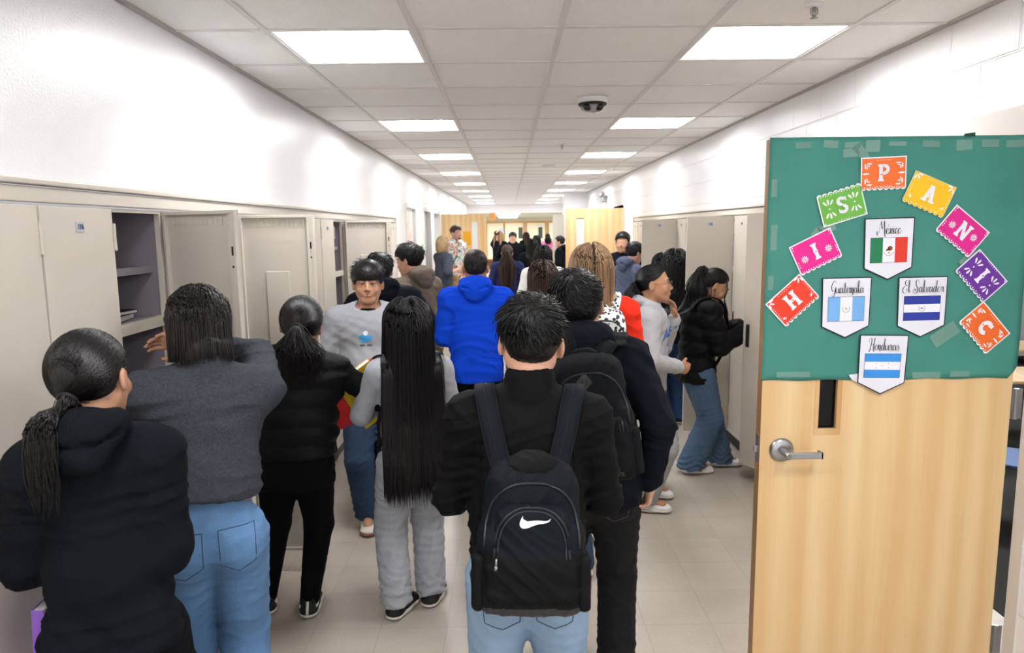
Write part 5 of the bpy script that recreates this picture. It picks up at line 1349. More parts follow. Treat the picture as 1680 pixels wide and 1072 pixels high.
    def poly(pts): q.add([(p[0]*S_+ox, y_-.00012*len(q.f), (p[1]-.5)*S_+.002) for p in pts], [tuple(range(len(pts)))])
    def bx_(x0,x1,z0,z1): poly([(x0,z0),(x1,z0),(x1,z1),(x0,z1)])
    def slab(x0,x1,z): poly([(x0,z),(x1,z),(x1-.03,z+.13),(x0+.03,z+.13)]) if z < .5 else poly([(x0+.03,z),(x1-.03,z),(x1,z+.13),(x0,z+.13)])
    def arcp(cx0, cz0, r0, r1, a0, a1, ez=1.0, n_=20):
        P0 = [(cx0+r1*math.cos(t), cz0+r1*ez*math.sin(t)) for t in np.linspace(a0, a1, n_)]; P1 = [(cx0+r0*math.cos(t), cz0+r0*ez*math.sin(t)) for t in np.linspace(a0, a1, n_)]
        for i in range(n_-1): poly([P0[i], P0[i+1], P1[i+1], P1[i]])
    if letter == 'I': bx_(.25,.47,0,1); slab(.17,.55,0); slab(.17,.55,.87); poly([(.2,.5),(.25,.42),(.25,.58)]); poly([(.47,.42),(.52,.5),(.47,.58)])
    elif letter == 'H':
        for x in (.02,.50): bx_(x,x+.22,0,1); slab(x-.07,x+.29,0); slab(x-.07,x+.29,.87)
        bx_(.24,.5,.40,.60)
    elif letter == 'N':
        bx_(.03,.22,0,1); bx_(.53,.72,0,1); poly([(.03,1),(.25,1),(.72,0),(.5,0)]); slab(-.05,.30,0); slab(-.05,.25,.87); slab(.45,.80,.87)
    elif letter == 'A':
        poly([(.25,1),(.47,1),(.25,.0),(.03,.0)][::1]); poly([(.27,1),(.50,1),(.74,0),(.50,0)]); bx_(.2,.55,.26,.42); slab(-.06,.33,0); slab(.42,.82,0); bx_(.22,.5,.92,1.0)
    elif letter == 'P':
        bx_(.08,.30,0,1); slab(.0,.38,0); slab(.0,.3,.87); arcp(.36,.69,.13,.33,-PI/2,PI/2,.95); bx_(.3,.37,.82,1.0); bx_(.3,.37,.38,.57)
    elif letter == 'C':
        arcp(.38,.5,.17,.40,.75,2*PI-.75,1.2); bx_(.57,.66,.68,.92)
    elif letter == 'S':
        arcp(.36,.72,.10,.30,.3,PI*1.5,.93); arcp(.36,.26,.10,.30,-PI*.86,PI*.5,.93); bx_(.56,.64,.70,.96); bx_(.07,.15,.04,.30)
    q.obj('letter', mat('card_letter','ece9f1',.6), o)
    if letter in 'HIPACN':
        q2 = MB(); q2.add([(ox+S_*(x_), -.0064, .002+z_*S_) for x_, z_ in {'I':((.28,0),(.36,.04),(.44,0),(.36,-.04)),'H':((.3,0),(.37,.04),(.44,0),(.37,-.04)),'P':((.1,-.12),(.19,-.08),(.28,-.12),(.19,-.16)),'A':((.33,-.17),(.38,-.13),(.43,-.17),(.38,-.21)),'C':((.0,.0),(.09,.04),(.18,0),(.09,-.04)),'N':((.36,0),(.375,.01),(.39,0),(.375,-.01))}[letter]], [(0,1,2,3)])
        q2.obj('letter_notch', mat('card_'+colr, colr, .6), o)
    return r
card('H', 1.0037, 1.5581, 42.9, 'e8391c', 'H', 'red scalloped paper card with the letter H, lowest at left')
card('I', 1.0778, 1.7293, 26.0, 'e8178f', 'I', 'magenta scalloped paper card with the letter I, above the red H card')
card('S', 1.1621, 1.8891, 16.6, '6cb544', 'S', 'green scalloped paper card with the letter S', flip=True)
card('P', 1.3005, 1.9971, 2.2, 'f3702a', 'P', 'orange scalloped paper card with the letter P at the top of the arch')
card('A', 1.4638, 1.9237, -22.7, 'f7c40c', 'A', 'yellow scalloped paper card with the letter A')
card('N', 1.5897, 1.7949, -38.7, 'e0168c', 'N', 'magenta scalloped paper card with the letter N')
card('I', 1.6681, 1.6369, -47.0, '6a2c9c', 'S', 'purple scalloped paper card with the letter I, below the N card')
card('C', 1.6942, 1.4522, -48.2, 'ef6a1f', 'C', 'orange scalloped paper card with the letter C, lowest at right')
# handwriting for the pennants
GL = {'M':([[(-.08,.22),(-.1,.02),(-.04,-.08),(.04,.05),(.1,.5),(.2,.98)],[(.2,.98),(.24,.6),(.28,.38)],[(.28,.38),(.38,.75),(.44,.98)],[(.44,.98),(.46,.5),(.5,-.1),(.58,-.2)]],.58),
'e':([[(0,.15),(.12,.2),(.2,.34),(.13,.42),(.04,.28),(.06,.06),(.15,0),(.27,.12)]],.25),
'é':([[(0,.15),(.12,.2),(.2,.34),(.13,.42),(.04,.28),(.06,.06),(.15,0),(.27,.12)],[(.14,.55),(.22,.72)]],.25),
'x':([[(0,.36),(.08,.40),(.16,.05),(.26,.02)],[(.26,.4),(.13,.2),(0,0)]],.27),'i':([[(0,.1),(.07,.4),(.06,.08),(.12,0),(.2,.12)],[(.08,.58),(.09,.55)]],.19),
'c':([[(.2,.34),(.12,.42),(.02,.25),(.06,.04),(.15,0),(.26,.12)]],.24),'o':([[(.14,.42),(.02,.28),(.04,.04),(.14,0),(.22,.15),(.2,.36),(.13,.42)]],.26),
'G':([[(.44,.80),(.40,.97),(.24,.93),(.10,.62),(.10,.3),(.2,.12),(.34,.22),(.40,.45)],[(.40,.48),(.36,.1),(.30,-.2),(.16,-.3),(.12,-.15),(.3,.0),(.44,.1)]],.43),
'u':([[(0,.4),(.02,.1),(.1,0),(.2,.12),(.24,.4)],[(.24,.4),(.23,.08),(.3,0),(.36,.1)]],.34),'a':([[(.2,.36),(.1,.42),(.0,.2),(.06,0),(.16,.08),(.22,.4)],[(.22,.4),(.21,.08),(.28,0),(.34,.1)]],.32),
't':([[(.1,.82),(.08,.1),(.16,0),(.24,.1)],[(-.04,.52),(.22,.55)]],.22),'m':([[(0,.36),(.04,.4),(.03,0)],[(.03,.2),(.10,.42),(.15,.36),(.14,0)],[(.14,.2),(.22,.42),(.28,.34),(.26,-.1),(.32,-.16)]],.36),
'l':([[(0,.1),(.10,.6),(.12,.9),(.07,.96),(.04,.6),(.06,.08),(.13,0),(.2,.1)]],.19),
'E':([[(.42,.82),(.36,.98),(.2,.9),(.18,.66),(.32,.56)],[(.32,.56),(.06,.42),(-.02,.12),(.12,-.08),(.3,.02),(.38,.2),(.3,.28),(.24,.2)]],.42),
'S':([[(.42,.66),(.46,.86),(.34,1.0),(.2,.88),(.22,.6),(.36,.3),(.32,.02),(.16,-.10),(.0,.0),(.0,.2),(.12,.26),(.17,.12)]],.46),
'v':([[(0,.38),(.06,.36),(.1,.02),(.18,.12),(.22,.4),(.3,.36)]],.27),'d':([[(.2,.36),(.1,.42),(.0,.2),(.06,0),(.16,.08),(.26,.95)],[(.26,.95),(.21,.08),(.28,0),(.34,.1)]],.32),
'r':([[(0,.1),(.06,.44),(.1,.36),(.19,.42)],[(.19,.42),(.16,.08),(.22,0),(.3,.1)]],.27),
'H':([[(-.02,.6),(.0,.88),(.12,.98),(.18,.8),(.14,.4),(.04,-.12),(-.06,-.1),(-.04,.05)],[(.44,1.0),(.38,.6),(.34,.1),(.38,-.1),(.46,-.12)],[(.10,.40),(.24,.48),(.36,.42)]],.45),
'n':([[(0,.36),(.04,.4),(.03,0)],[(.03,.2),(.1,.42),(.17,.36),(.16,.0),(.2,-.08),(.26,.0)]],.27),'s':([[(0,.08),(.1,.44),(.1,.34),(.18,.16),(.12,0),(.02,.04)]],.2),' ':([],.2)}
def script(txt, size, cx, cz, y, m, parent, wmax=.032, wmin=.010, adv=1.0):
    x = 0; strokes = []
    for ch in txt:
        st, a = GL[ch]
        for s_ in st: strokes.append([(px+x, pz) for px, pz in s_])
        x += a*adv
    q = MB()
    for s_ in strokes:
        p = np.array(s_, float); n = len(p)
        if n > 2:
            P = np.vstack([2*p[0]-p[1], p, 2*p[-1]-p[-2]]); out = []
            for i in range(1, n):
                for t in np.linspace(0, 1, 7)[:-1]:
                    out.append(.5*((2*P[i])+(-P[i-1]+P[i+1])*t+(2*P[i-1]-5*P[i]+4*P[i+1]-P[i+2])*t*t+(-P[i-1]+3*P[i]-3*P[i+1]+P[i+2])*t**3))
            p = np.array(out+[p[-1]])
        d = np.gradient(p, axis=0); d /= np.linalg.norm(d, axis=1)[:,None]+1e-9; w_ = wmin+(wmax-wmin)*np.clip(-d[:,1], 0, 1)**1.2
        nn = np.stack([-d[:,1], d[:,0]], 1)*w_[:,None]; a_ = (p+nn)*A(1,1); b_ = p-nn
        vs = []; 
        for i in range(len(p)):
            for r_ in (a_[i], b_[i]): vs.append(((r_[0]-x/2)*size+cx, y-.00002*len(q.f), (r_[1]-.4)*size+cz))
        q.add(vs, [(2*i, 2*i+1, 2*i+3, 2*i+2) for i in range(len(p)-1)])
    return q.obj('lettering', m, parent)
M_ink = mat('ink_black', '101014', .6); M_penn = mat('pennant_white', 'e4e3ee', .6)
def pennant(name, cx, cz, ang, label, size, adv, kind, zoff=0):
    r = empty('country_pennant', (cx, CY-.001-zoff, cz-.005), 0, label, 'pennant', 'country pennants'); r.rotation_euler = (0, -math.radians(ang), 0)
    W_ = .0875; Ht = .089; Hb = -.086; tip = -.128
    o = flat([(-W_,Ht),(-W_*.975,Hb),(0,tip),(W_*.97,Hb),(W_,Ht)], 0, 'card', M_ink, r, .0008)
    e = .0035; o2 = flat([(-W_+e,Ht-e),(-W_*.975+e,Hb+e*.6),(0,tip+e*1.3),(W_*.97-e,Hb+e*.6),(W_-e,Ht-e)], -.0009, 'face', M_penn, o, .0002)
    script(name, size, 0, .052, -.0014, M_ink, o, adv=adv)
    fx, z0, z1 = .064, -.066, .020
    fl = flat([(-fx-.0012,z0-.0012),(fx+.0012,z0-.0012),(fx+.0012,z1+.0012),(-fx-.0012,z1+.0012)], -.0012, 'flag', M_ink, r, .0002)
    def st(x0,x1,a,b_,c): flat([(x0,a),(x1,a),(x1,b_),(x0,b_)], -.0015, 'flag_band', mat('flag_'+c, c, .6), fl, .0002)
    W3 = 2*fx/3; H3 = (z1-z0)/3
    if kind == 'v':
        c1, c2, c3 = {'México':('107a4c','eeecf4','dd3320'),'Guatemala':('74aee8','eeecf4','74aee8')}[name]
        st(-fx,-fx+W3,z0,z1,c1); st(-fx+W3,fx-W3,z0,z1,c2); st(fx-W3,fx,z0,z1,c3)
    else:
        c1 = {'El Salvador':'1f359c','Honduras':'3291e4'}[name]; st(-fx,fx,z1-H3,z1,c1); st(-fx,fx,z0+H3,z1-H3,'eeecf4'); st(-fx,fx,z0,z0+H3,c1)
    cz_ = (z0+z1)/2; y_ = -.0019
    def disc(x, z, rx, rz, c, an=0, n_=14):
        ca, sa = math.cos(an), math.sin(an); q = MB(); q.add([(x+rx*math.cos(t)*ca-rz*math.sin(t)*sa, y_, z+rx*math.cos(t)*sa+rz*math.sin(t)*ca) for t in np.linspace(0,2*PI,n_+1)[:-1]], [tuple(range(n_))]); return q.obj('emblem', mat('emb_'+c, c, .6), fl)
    def wreath(rad, c, a0=PI*1.12, a1=PI*1.88, n_=14, L_=.0028):
        q = MB()
        for t in np.linspace(a0, a1, n_):
            x, z = rad*math.cos(t), cz_+rad*math.sin(t); an = t+PI/2+.5
            q.add([(x+L_*math.cos(an), y_, z+L_*math.sin(an)), (x+.0008*math.cos(an+1.57), y_, z+.0008*math.sin(an+1.57)), (x-L_*math.cos(an), y_, z-L_*math.sin(an)), (x-.0008*math.cos(an+1.57), y_, z-.0008*math.sin(an+1.57))], [(0,1,2,3)])
        q.obj('emblem', mat('emb_'+c, c, .6), fl)
    if name == 'México':
        disc(.004, cz_+.006, .009, .0085, '8a4520', .5); disc(-.004, cz_+.002, .008, .0035, '9c5a2c', .5); disc(.001, cz_-.009, .004, .003, 'c9983a'); wreath(.019, '4f5b4a')
    elif name == 'Guatemala': wreath(.0125, '6c7468', PI*.85, PI*2.15, 18); disc(0, cz_+.001, .0035, .0055, 'cbbf8a')
    elif name == 'El Salvador': wreath(.011, '6f7b7a', PI*.8, PI*2.2, 18, .0022); disc(0, cz_, .006, .002, '55605f')
    else:
        for x, z in ((0,0),(-.022,.008),(.022,.008),(-.022,-.008),(.022,-.008)): disc(x, cz_+z, .0018, .0018, '6a86b8', 0, 5)
    return r
pennant('México', 1.3333, 1.7602, 1.2, 'white pennant reading México with a green, white and red flag', .046, .95, 'v')
pennant('Guatemala', 1.1943, 1.5541, .8, 'white pennant reading Guatemala with a light blue and white flag', .044, .95, 'v')
pennant('El Salvador', 1.4638, 1.5537, .7, 'white pennant reading El Salvador with a dark blue and white flag', .044, 1.0, 'h')
pennant('Honduras', 1.3356, 1.3477, -1.0, 'white pennant reading Honduras with a bright blue and white flag', .044, .98, 'h', .0015)
o = flat([(0,0),(.05,.006),(.12,-.02),(.10,-.052),(.05,-.036),(.012,-.018)], 0, 'paper_scrap', M_penn, None, .0008, 0, (0,0)); o.location = (1.218, CY+.0005, 1.287); tag(o, 'torn white paper scrap sticking out behind the Honduras pennant', 'paper')
# ------------------------------------------------------------------ ceiling fittings
q = MB(); r = empty('dome_camera', (.5465, 4.66, ZC), 0, 'white security camera with two dark lenses under the ceiling', 'camera')
q.lathe([(.0,0),(.098,0),(.100,-.012),(.096,-.032),(.080,-.044),(.0,-.046)], 32); q.obj('housing', M_white, r, smooth=True)
q = MB(); q.lathe([(.089,-.036),(.092,-.038),(.088,-.050),(.075,-.052),(.0,-.052)], 32); q.obj('ring', M_black, r, smooth=True)
q = MB(); q.lathe([(.078,-.050),(.070,-.075),(.045,-.090),(.0,-.094)], 28); q.obj('cover', mat('smoked_plastic','9a9a9c',.15), r, smooth=True)
for s_ in (-1,1):
    S = SDF(); S.ell(A(s_*.036,-.045,-.066), A(.030,.030,.024)); v, f = S.mesh(A(s_*.036,-.045,-.066)-.045, A(s_*.036,-.045,-.066)+.045, .004); mkmesh('lens', v, f, mat('lens_black','0a0a0c',.12), r)
def sprinkler(x, y, lab):
    r = empty('sprinkler', (x, y, ZC), 0, lab, 'sprinkler'); q = MB(); q.lathe([(.0,0),(.034,0),(.032,-.006),(.014,-.010),(.0,-.010)], 20); q.obj('escutcheon', M_white, r, smooth=True)
    q = MB(); q.lathe([(.0,-.01),(.008,-.01),(.007,-.03),(.003,-.045),(.0,-.045)], 12); q.tube([(.012,0,-.012),(.014,0,-.03),(.0,0,-.047)], .002, 6); q.tube([(-.012,0,-.012),(-.014,0,-.03),(.0,0,-.047)], .002, 6); q.lathe([(.0,-.046),(.014,-.047),(.014,-.049),(.0,-.05)], 14); q.obj('head', M_steel, r, smooth=True)
sprinkler(1.1637, 2.80, 'small white sprinkler head at the top right edge of the picture')
sprinkler(.538, 7.12, 'small sprinkler head beyond the security camera')
r = empty('smoke_detector', (.5384, 9.45, ZC), 0, 'low round ceiling disc beyond the second sprinkler', 'detector'); q = MB(); q.lathe([(.0,0),(.09,0),(.085,-.02),(.0,-.024)], 24); q.obj('housing', M_white, r, smooth=True)
r = empty('emergency_light', (XR-.05, 13.39, 2.35), 0, 'grey twin-head emergency light high on the right wall', 'light fixture')
q = MB(); q.box(-.04,.05,-.13,.13,-.05,.06); q.obj('case', mat('grey_plastic','9c9b99',.5), r, bevel=.01)
for s_ in (-1,1): q = MB(); q.lathe([(.0,0),(.045,0),(.05,.03),(.03,.07),(0,.07)], 16, T(-.05,s_*.10,.09)@RX(PI/2)); q.obj('lamp_head', mat('grey_plastic','9c9b99',.5), r, smooth=True)
r = empty('cable', (1.80, 2.30, ZC), 0, 'thin grey cable looped down the wall at the top right corner', 'cable'); q = MB()
q.tube([(.025,.0,0),(.025,-.0,-.12),(.023,.0,-.22),(.02,-.01,-.30),(.02,-.02,-.33),(.02,-.03,-.30),(.022,-.03,-.22),(.025,-.012,-.18)], .004, 8); q.obj('wire', mat('grey_cable','a5a5a8',.5), r, smooth=True)
# ------------------------------------------------------------------ locker contents, notebooks and folders
def book(name, cat, label, loc, size, rot, colr, pages=True, grp=None):
    r = empty(name, loc, 0, label, cat, grp); r.rotation_euler = rot; x, y, z = size
    q = MB(); q.box(-x/2,x/2,-y/2,-y/2+.002,-z/2,z/2); q.box(-x/2,x/2,y/2-.002,y/2,-z/2,z/2); q.box(-x/2,-x/2+.002,-y/2,y/2,-z/2,z/2); q.obj('cover', mat(name+colr, colr, .45), r, bevel=.0008)
    q = MB(); q.box(-x/2+.002,x/2-.003,-y/2+.002,y/2-.002,-z/2+.003,z/2-.003); q.obj('pages', mat('paper_pages','dedbd6',.8,bump=.3,bscale=300,stretch=(1,40,1)), r)
    return r
r = book('notebook', 'notebook', 'dark purple notebook lying on the middle shelf of the open locker', (XL-.20, 2.66, 1.502), (.24,.022,.19), (PI/2,0,.2), '3a2350')
r = book('folder', 'folder', 'black folder lying on the purple notebook in the open locker', (XL-.19, 2.67, 1.521), (.22,.014,.18), (PI/2,0,-.1), '15131c')
book('notebook', 'notebook', 'thick yellow-edged notebook under the arm of the person with waist-length hair', (-.70, 3.38, 1.03), (.20,.035,.29), (0.15,-.56,.5), 'e7c21c')
book('folder', 'folder', 'grey folder carried by the person with waist-length hair', (-.655, 3.42, 1.05), (.20,.012,.28), (0.15,-.56,.5), '9a9ca3')
book('notebook', 'notebook', 'orange-tabbed white notebook between the yellow book and the grey folder', (-.678, 3.405, 1.042), (.19,.010,.285), (0.15,-.56,.5), 'e4572a')
book('folder', 'folder', 'red folder held low beside the puffer vest', (-.835, 3.44, .95), (.15,.015,.20), (0,-.3,.6), 'c4202c')
r = book('folder', 'folder', 'thin purple folder held upright at the bottom left edge', (-1.22, 1.80, .72), (.03,.25,.32), (0,.05,.1), '8a5cc0')
r = empty('tote_bag', (-1.17, 1.86, .60), 0, 'dark zipped pouch hanging beside the purple folder at the bottom left', 'bag'); S = SDF(); S.box(A(0,0,.14), A(.035,.10,.15), .03); S.disp = folds(.004,3,60); S.da=.006; v, f = S.mesh(A(-.07,-.14,-.03), A(.07,.14,.32), .006); mkmesh('pouch', v, f, M_packh, r); MB().tube([(0,-.06,.28),(0,-.05,.36),(0,.0,.40),(0,.05,.36),(0,.06,.28)], .006, 6).obj('handle', M_packh, r, smooth=True)
r = empty('coat', (XL-.2, 2.66, .62), 0, 'black coat hanging in the lower part of the open locker', 'coat'); S = SDF(); S.cap(A(0,0,.10), A(0,0,.52), .11, .07, flat=((0,1,0),1.0)); S.disp = folds(.012,7,40,-.5); S.da=.02; v, f = S.mesh(A(-.16,-.16,-.05), A(.16,.16,.66), .01); mkmesh('body', v, f, M_blk, r); MB().tube([(0,0,.56),(0,0,.66)], .004, 6).obj('loop', M_blk, r)
r = empty('name_tag', (0,0,0), 0, None); bpy.data.objects.remove(r)
r = book('notebook', 'notebook', 'orange-spined notebook on the shelf of the open locker behind the grey sweatshirt boy', (XL-.18, 5.76, 1.503), (.24,.024,.19), (PI/2,0,0), 'c9542a')
# ------------------------------------------------------------------ doorways and doors further down the corridor
def jamb(x, s_, y0, y1, name):
    b = MB(); b.box(min(x, x-s_*.16), max(x, x+s_*.012), y0-.045, y0+.006, 0, 2.18); b.box(min(x, x-s_*.16), max(x, x+s_*.012), y1-.006, y1+.045, 0, 2.18); b.box(min(x, x-s_*.161), max(x, x+s_*.013), y0-.046, y1+.046, 2.13, 2.185); return struct(b, name, mat('white_frame','e2dfdc',.45))
jamb(XL, 1, 9.65, 10.6, 'door_2_frame'); jamb(XL, 1, 11.7, 12.65, 'door_3_frame'); jamb(XL, 1, 13.2, 14.35, 'door_4_frame'); jamb(XL, 1, 18.0, 19.0, 'door_5_frame'); jamb(XR, -1, 11.45, 12.4, 'door_6_frame')
def closed(x, y0, y1, nm, m): b = MB(); b.box(x-.02, x+.02, y0+.007, y1-.007, .01, 2.128); return struct(b, nm, m)
closed(XL-.06, 9.65, 10.6, 'door_2', M_white); closed(XL-.09, 11.7, 12.65, 'door_3', mat('grey_door','b9bac0',.5)); closed(XL-.05, 18.0, 19.0, 'door_5', M_white); b = MB(); b.box(XL-1.2, XL-1.15, 12.8, 15, 0, 2.3); b.box(XL-1.2, XL-.15, 12.75, 12.8, 0, 2.3); b.box(XL-1.2, XL-.15, 15, 15.05, 0, 2.3); b.box(XL-1.2, XL-.15, 12.75, 15.05, -.1, 0); struct(b, 'wall_side_room', M_wall)
closed(XR+.07, 11.45, 12.4, 'door_6', M_white)
# paper decoration and plant at the second door
r = empty('door_poster', (XL-.035, 10.1, 0), 0, 'tall pale pink paper decoration on the white door in the left wall', 'poster'); q = MB(); q.box(-.003,.003,-.38,.38,1.05,2.06); q.obj('sheet', mat('pale_pink_paper','efcbbd',.8,var=.25,vscale=6), r)
r = empty('potted_plant', (XL+.10, 10.0, 1.48), 0, 'small green plant hanging by the pink paper decoration', 'plant'); q = MB(); q.lathe([(.0,-.09),(.05,-.09),(.07,.0),(.0,.0)], 14); q.obj('pot', mat('woven_pot','8a7a52',.8), r, smooth=True); q = MB(); rs = np.random.RandomState(4)
for k in range(26):
    a = rs.rand()*6.28; l_ = .10+.10*rs.rand(); u = A(math.cos(a), math.sin(a), 0); p0 = A(0,0,0); p1 = u*l_*.5+A(0,0,.12*rs.rand()+.02); p2 = u*l_+A(0,0,.14*rs.rand()-.06); s_ = np.cross(u, A(0,0,1))*.018
    q.add([p0, p1+s_, p2, p1-s_], [(0,1,2,3)])
q.obj('foliage', mat('leaf_green','3f9a45',.5), r)
def wooddoor(hx, hy, ang, label, win=True, mirror=1):
    r = empty('wooden_door', (hx, hy, 0), math.radians(ang), label, 'door'); W_ = .91; q = MB(); a, b_ = (.62,.74)
    for (u0,u1,z0,z1) in ((0,a,.01,2.13),(b_,W_,.01,2.13),(a,b_,.01,.95),(a,b_,1.98,2.13)): q.box(min(mirror*u0,mirror*u1), max(mirror*u0,mirror*u1), -.022, .022, z0, z1)
    q.obj('leaf', M_wood, r); q = MB(); q.box(min(mirror*a,mirror*b_), max(mirror*a,mirror*b_), -.004, .004, .95, 1.98); q.obj('glass', mat('pale_glass','e6e6e6',.2), r)
    q = MB(); q.lathe([(0,0),(.03,0),(.03,.012),(0,.012)], 14, T(mirror*.84,-.022,1.0)@RX(PI/2)); q.box(min(mirror*.72,mirror*.85), max(mirror*.72,mirror*.85), -.06, -.05, .99, 1.01); q.obj('handle', M_steel, r); return r
wooddoor(XR-.02, 11.3, 0, 'light wooden door with narrow window standing open on the right, far down the corridor', mirror=-1)
wooddoor(XL+.02, 14.45, 8, 'light wooden door standing open on the left behind the floral shirt')
o = MB().box(.44,.60,-.0245,-.0224,1.5,1.78).obj('paper_notice', mat('amber_paper','e0a112',.7)); o.location = (XL+.02, 14.45, 0); o.rotation_euler = (0,0,math.radians(8)); tag(o, 'amber paper notice on the far left wooden door', 'paper')
b = MB(); b.box(-.62,-.42, 23.9, 24.0, 2.12, 2.36); struct(b, 'trim_6', mat('orange_wood','c98a45',.6))
o = MB().box(1.295, 1.301, 16.7, 16.9, 0.0, 2.05).obj('x', M_frame); bpy.data.objects.remove(o)
b = MB(); b.box(1.28, 1.32, 16.58, 16.63, 0, 2.1); b.box(1.05,1.30,16.75,16.85,0,2.14); struct(b, 'trim_5', mat('beige_metal','cfc9bd',.5))
o = MB().box(1.14,1.22,16.73,16.75,1.15,1.27).obj('wall_switch', mat('switch_steel','a8a49c',.4)); tag(o, 'small steel switch plate on the beige panel far down on the right', 'switch')
# far hall: cream doors with orange wood frames, bench, and added fill lights
M_of = mat('orange_frame', 'c08c4c', .5); M_cr = mat('cream_door', 'ddd8be', .55)
fx = [(-1.05,-.25),(-.15,.75),(.95,1.85),(2.05,2.95),(-2.4,-1.5)]
for i, (a, b_) in enumerate(fx):
    b = MB(); b.box(a-.06,a,35.9,36.0,0,2.12); b.box(b_,b_+.06,35.9,36.0,0,2.12); b.box(a-.06,b_+.06,35.89,36.0,2.1201,2.2); struct(b, 'door_%d_frame' % (i+10), M_of)
    b = MB(); b.box(a,b_,35.93,36.0,.01,2.12); struct(b, 'door_%d' % (i+10), M_cr)
for k, x in enumerate((.62, 1.62, 2.6)):
    o = MB().box(x-.1,x+.1,35.90,35.925,1.35,1.9).obj('door_window', mat('dim_glass','3a3f3c',.3)); tag(o, ['narrow dark window in a cream door behind the hall crowd, left one','narrow dark window in a cream door behind the hall crowd, middle one','narrow dark window in a cream door above the pink top'][k], 'window')
for k, (x, z) in enumerate(((-1.33,1.62),(-.35,1.7))): o = MB().box(x-.12,x+.12,35.86,35.88,z-.16,z+.16).obj('notice', mat('notice_blue','a9bfe0',.6)); tag(o, ['small blue notice on the cream wall at the far left of the hall','small pale notice on the cream door left of the hall crowd'][k], 'notice')
r = empty('bench', (-.3, 33, 0), 0, 'long low brown wooden bench across the far hall', 'bench'); q = MB(); q.box(-1.6,1.2,-.2,.2,.38,.45); q.obj('seat', mat('brown_wood','7c4f30',.5), r); q = MB(); q.box(-1.5,1.1,.05,.1,.0,.38); q.obj('panel', mat('brown_wood','7c4f30',.5), r)
for i, (x, y) in enumerate(((-3,26),(0,26),(3,26),(-3,30),(0,30),(3,30),(-3,34),(0,34),(3,34))):  # invented panels, added only to brighten the far hall
    r = empty('ceiling_light', (x, y, 2.38), 0, 'added flat square fill light brightening the low far hall', 'ceiling light', 'added far hall fill lights'); q = MB(); q.box(-.42,.42,-.42,.42,-.02,0); q.obj('lens', M_lamp, r); q = MB(); q.box(-.44,.44,-.44,.44,-.012,0.001); q.obj('rim', M_white, r)
# classroom seen through the door gap
b = MB(); b.box(7, 7.1, 1, 12, 0, 2.7); b.box(XR+.15, 7, 12, 12.1, 0, 2.7); b.box(XR+.15, 7, .9, 1, 0, 2.7); struct(b, 'wall_classroom', M_wall)
b = MB(); b.box(XR+.15, 7, 1, 12, 2.7, 2.75); struct(b, 'ceiling_classroom', M_tile)
for x, y in ((3.3,4.2),(5.2,7.5)):  # two unseen fill lights added to lift the dark classroom
    r = empty('ceiling_light', (x, y, 2.7), 0, 'added flat square fill light brightening the classroom behind the open door', 'ceiling light', 'added classroom fill lights'); q = MB(); q.box(-.3,.3,-.3,.3,-.02,-.004); q.obj('lens', M_lamp, r); q = MB(); q.box(-.31,.31,-.31,.31,-.0039,0); q.obj('rim', M_white, r)
def desk(x, y, lab):
    r = empty('school_desk', (x, y, 0), 0, lab, 'desk'); q = MB(); q.box(-.35,.35,-.25,.25,.72,.745); q.obj('top', M_wood, r, bevel=.005)
    for sx in (-1,1):
        for sy in (-1,1): q = MB(); q.tube([(sx*.30,sy*.2,.72),(sx*.32,sy*.22,0)], .012, 8); q.obj('leg', M_steel, r, smooth=True)
    q = MB(); q.box(-.3,.3,-.2,.2,.60,.61); q.obj('tray', M_dark, r)
def chair(x, y, rz, lab):
    r = empty('school_chair', (x, y, 0), rz, lab, 'chair'); mb = mat('blue_plastic','2f5f9c',.4)
    q = MB(); q.box(-.2,.2,-.2,.2,.44,.455); q.obj('seat', mb, r, bevel=.005); q = MB(); q.box(-.2,.2,.19,.205,.55,.85); q.obj('backrest', mb, r, bevel=.005)
    for sx in (-1,1): q = MB(); q.tube([(sx*.18,.2,.8),(sx*.18,.2,.45),(sx*.18,-.16,.44),(sx*.2,-.2,0)], .011, 8); q.obj('leg', M_steel, r, smooth=True); q = MB(); q.tube([(sx*.18,.05,.44),(sx*.2,.24,0)], .011, 8); q.obj('leg', M_steel, r, smooth=True)
desk(3.75, 5.0, 'wood-topped school desk just inside the classroom past the door hinges'); desk(4.6, 6.2, 'wood-topped school desk further inside the classroom')
chair(3.0, 4.0, .9, 'blue school chair glimpsed through the gap beside the door hinges'); chair(4.3, 5.6, 3.3, 'blue school chair further inside the classroom')
# ------------------------------------------------------------------ people further away
HBR = hairm('brown_hair','3d2a20',.45,.3); HBL = hairm('blonde_hair','b79a70',.5,.25)
def far(label, x, y, hd, H, topm, legm, hair, res=.014, bw=1.0, sleeve=1.0, loose=.022, hood=None, face=False, shoe=None, longh=None, skin=None, hm=None, hem=-.04, pw=(.058,.044,.038), **kw):
    g = person(label, x=x, y=y, hd=hd, H=H, bw=bw, hs=.232, **kw)
    bodymesh(g, skin or SK2, min(res*.8, .011), face=face or res < .011); top(g, 'top', topm, res, loose=loose, hem=hem, amp=.010, f=17, seed=int(x*10)%50+3, hood=hood, sleeve=sleeve)
    pants(g, 'trousers', legm, res, r=pw, seed=5); shoes(g, shoe or M_shb, M_sole, .012)
    if hair == 'short': hair_short(g, hm or HB, .008, th=.008, topth=.02, seed=7, tufts=500, tl=.03, mess=.4, tr=.004, low=-.3, nape=-.5, front=.4)
    elif hair == 'long': flowhair(g, hm or HB, .008, longh or .3, seed=9, n=700, th=.02, tr=.006, width=1.1, M=20, **({'wave':.012} if hm is None else {}))
    elif hair == 'tail': flowhair(g, hm or HB, .008, 0, seed=9, n=600, th=.012, tr=.006, tail=((0,-.9,.2), .01, longh or .4), volume=1.2)
    return g
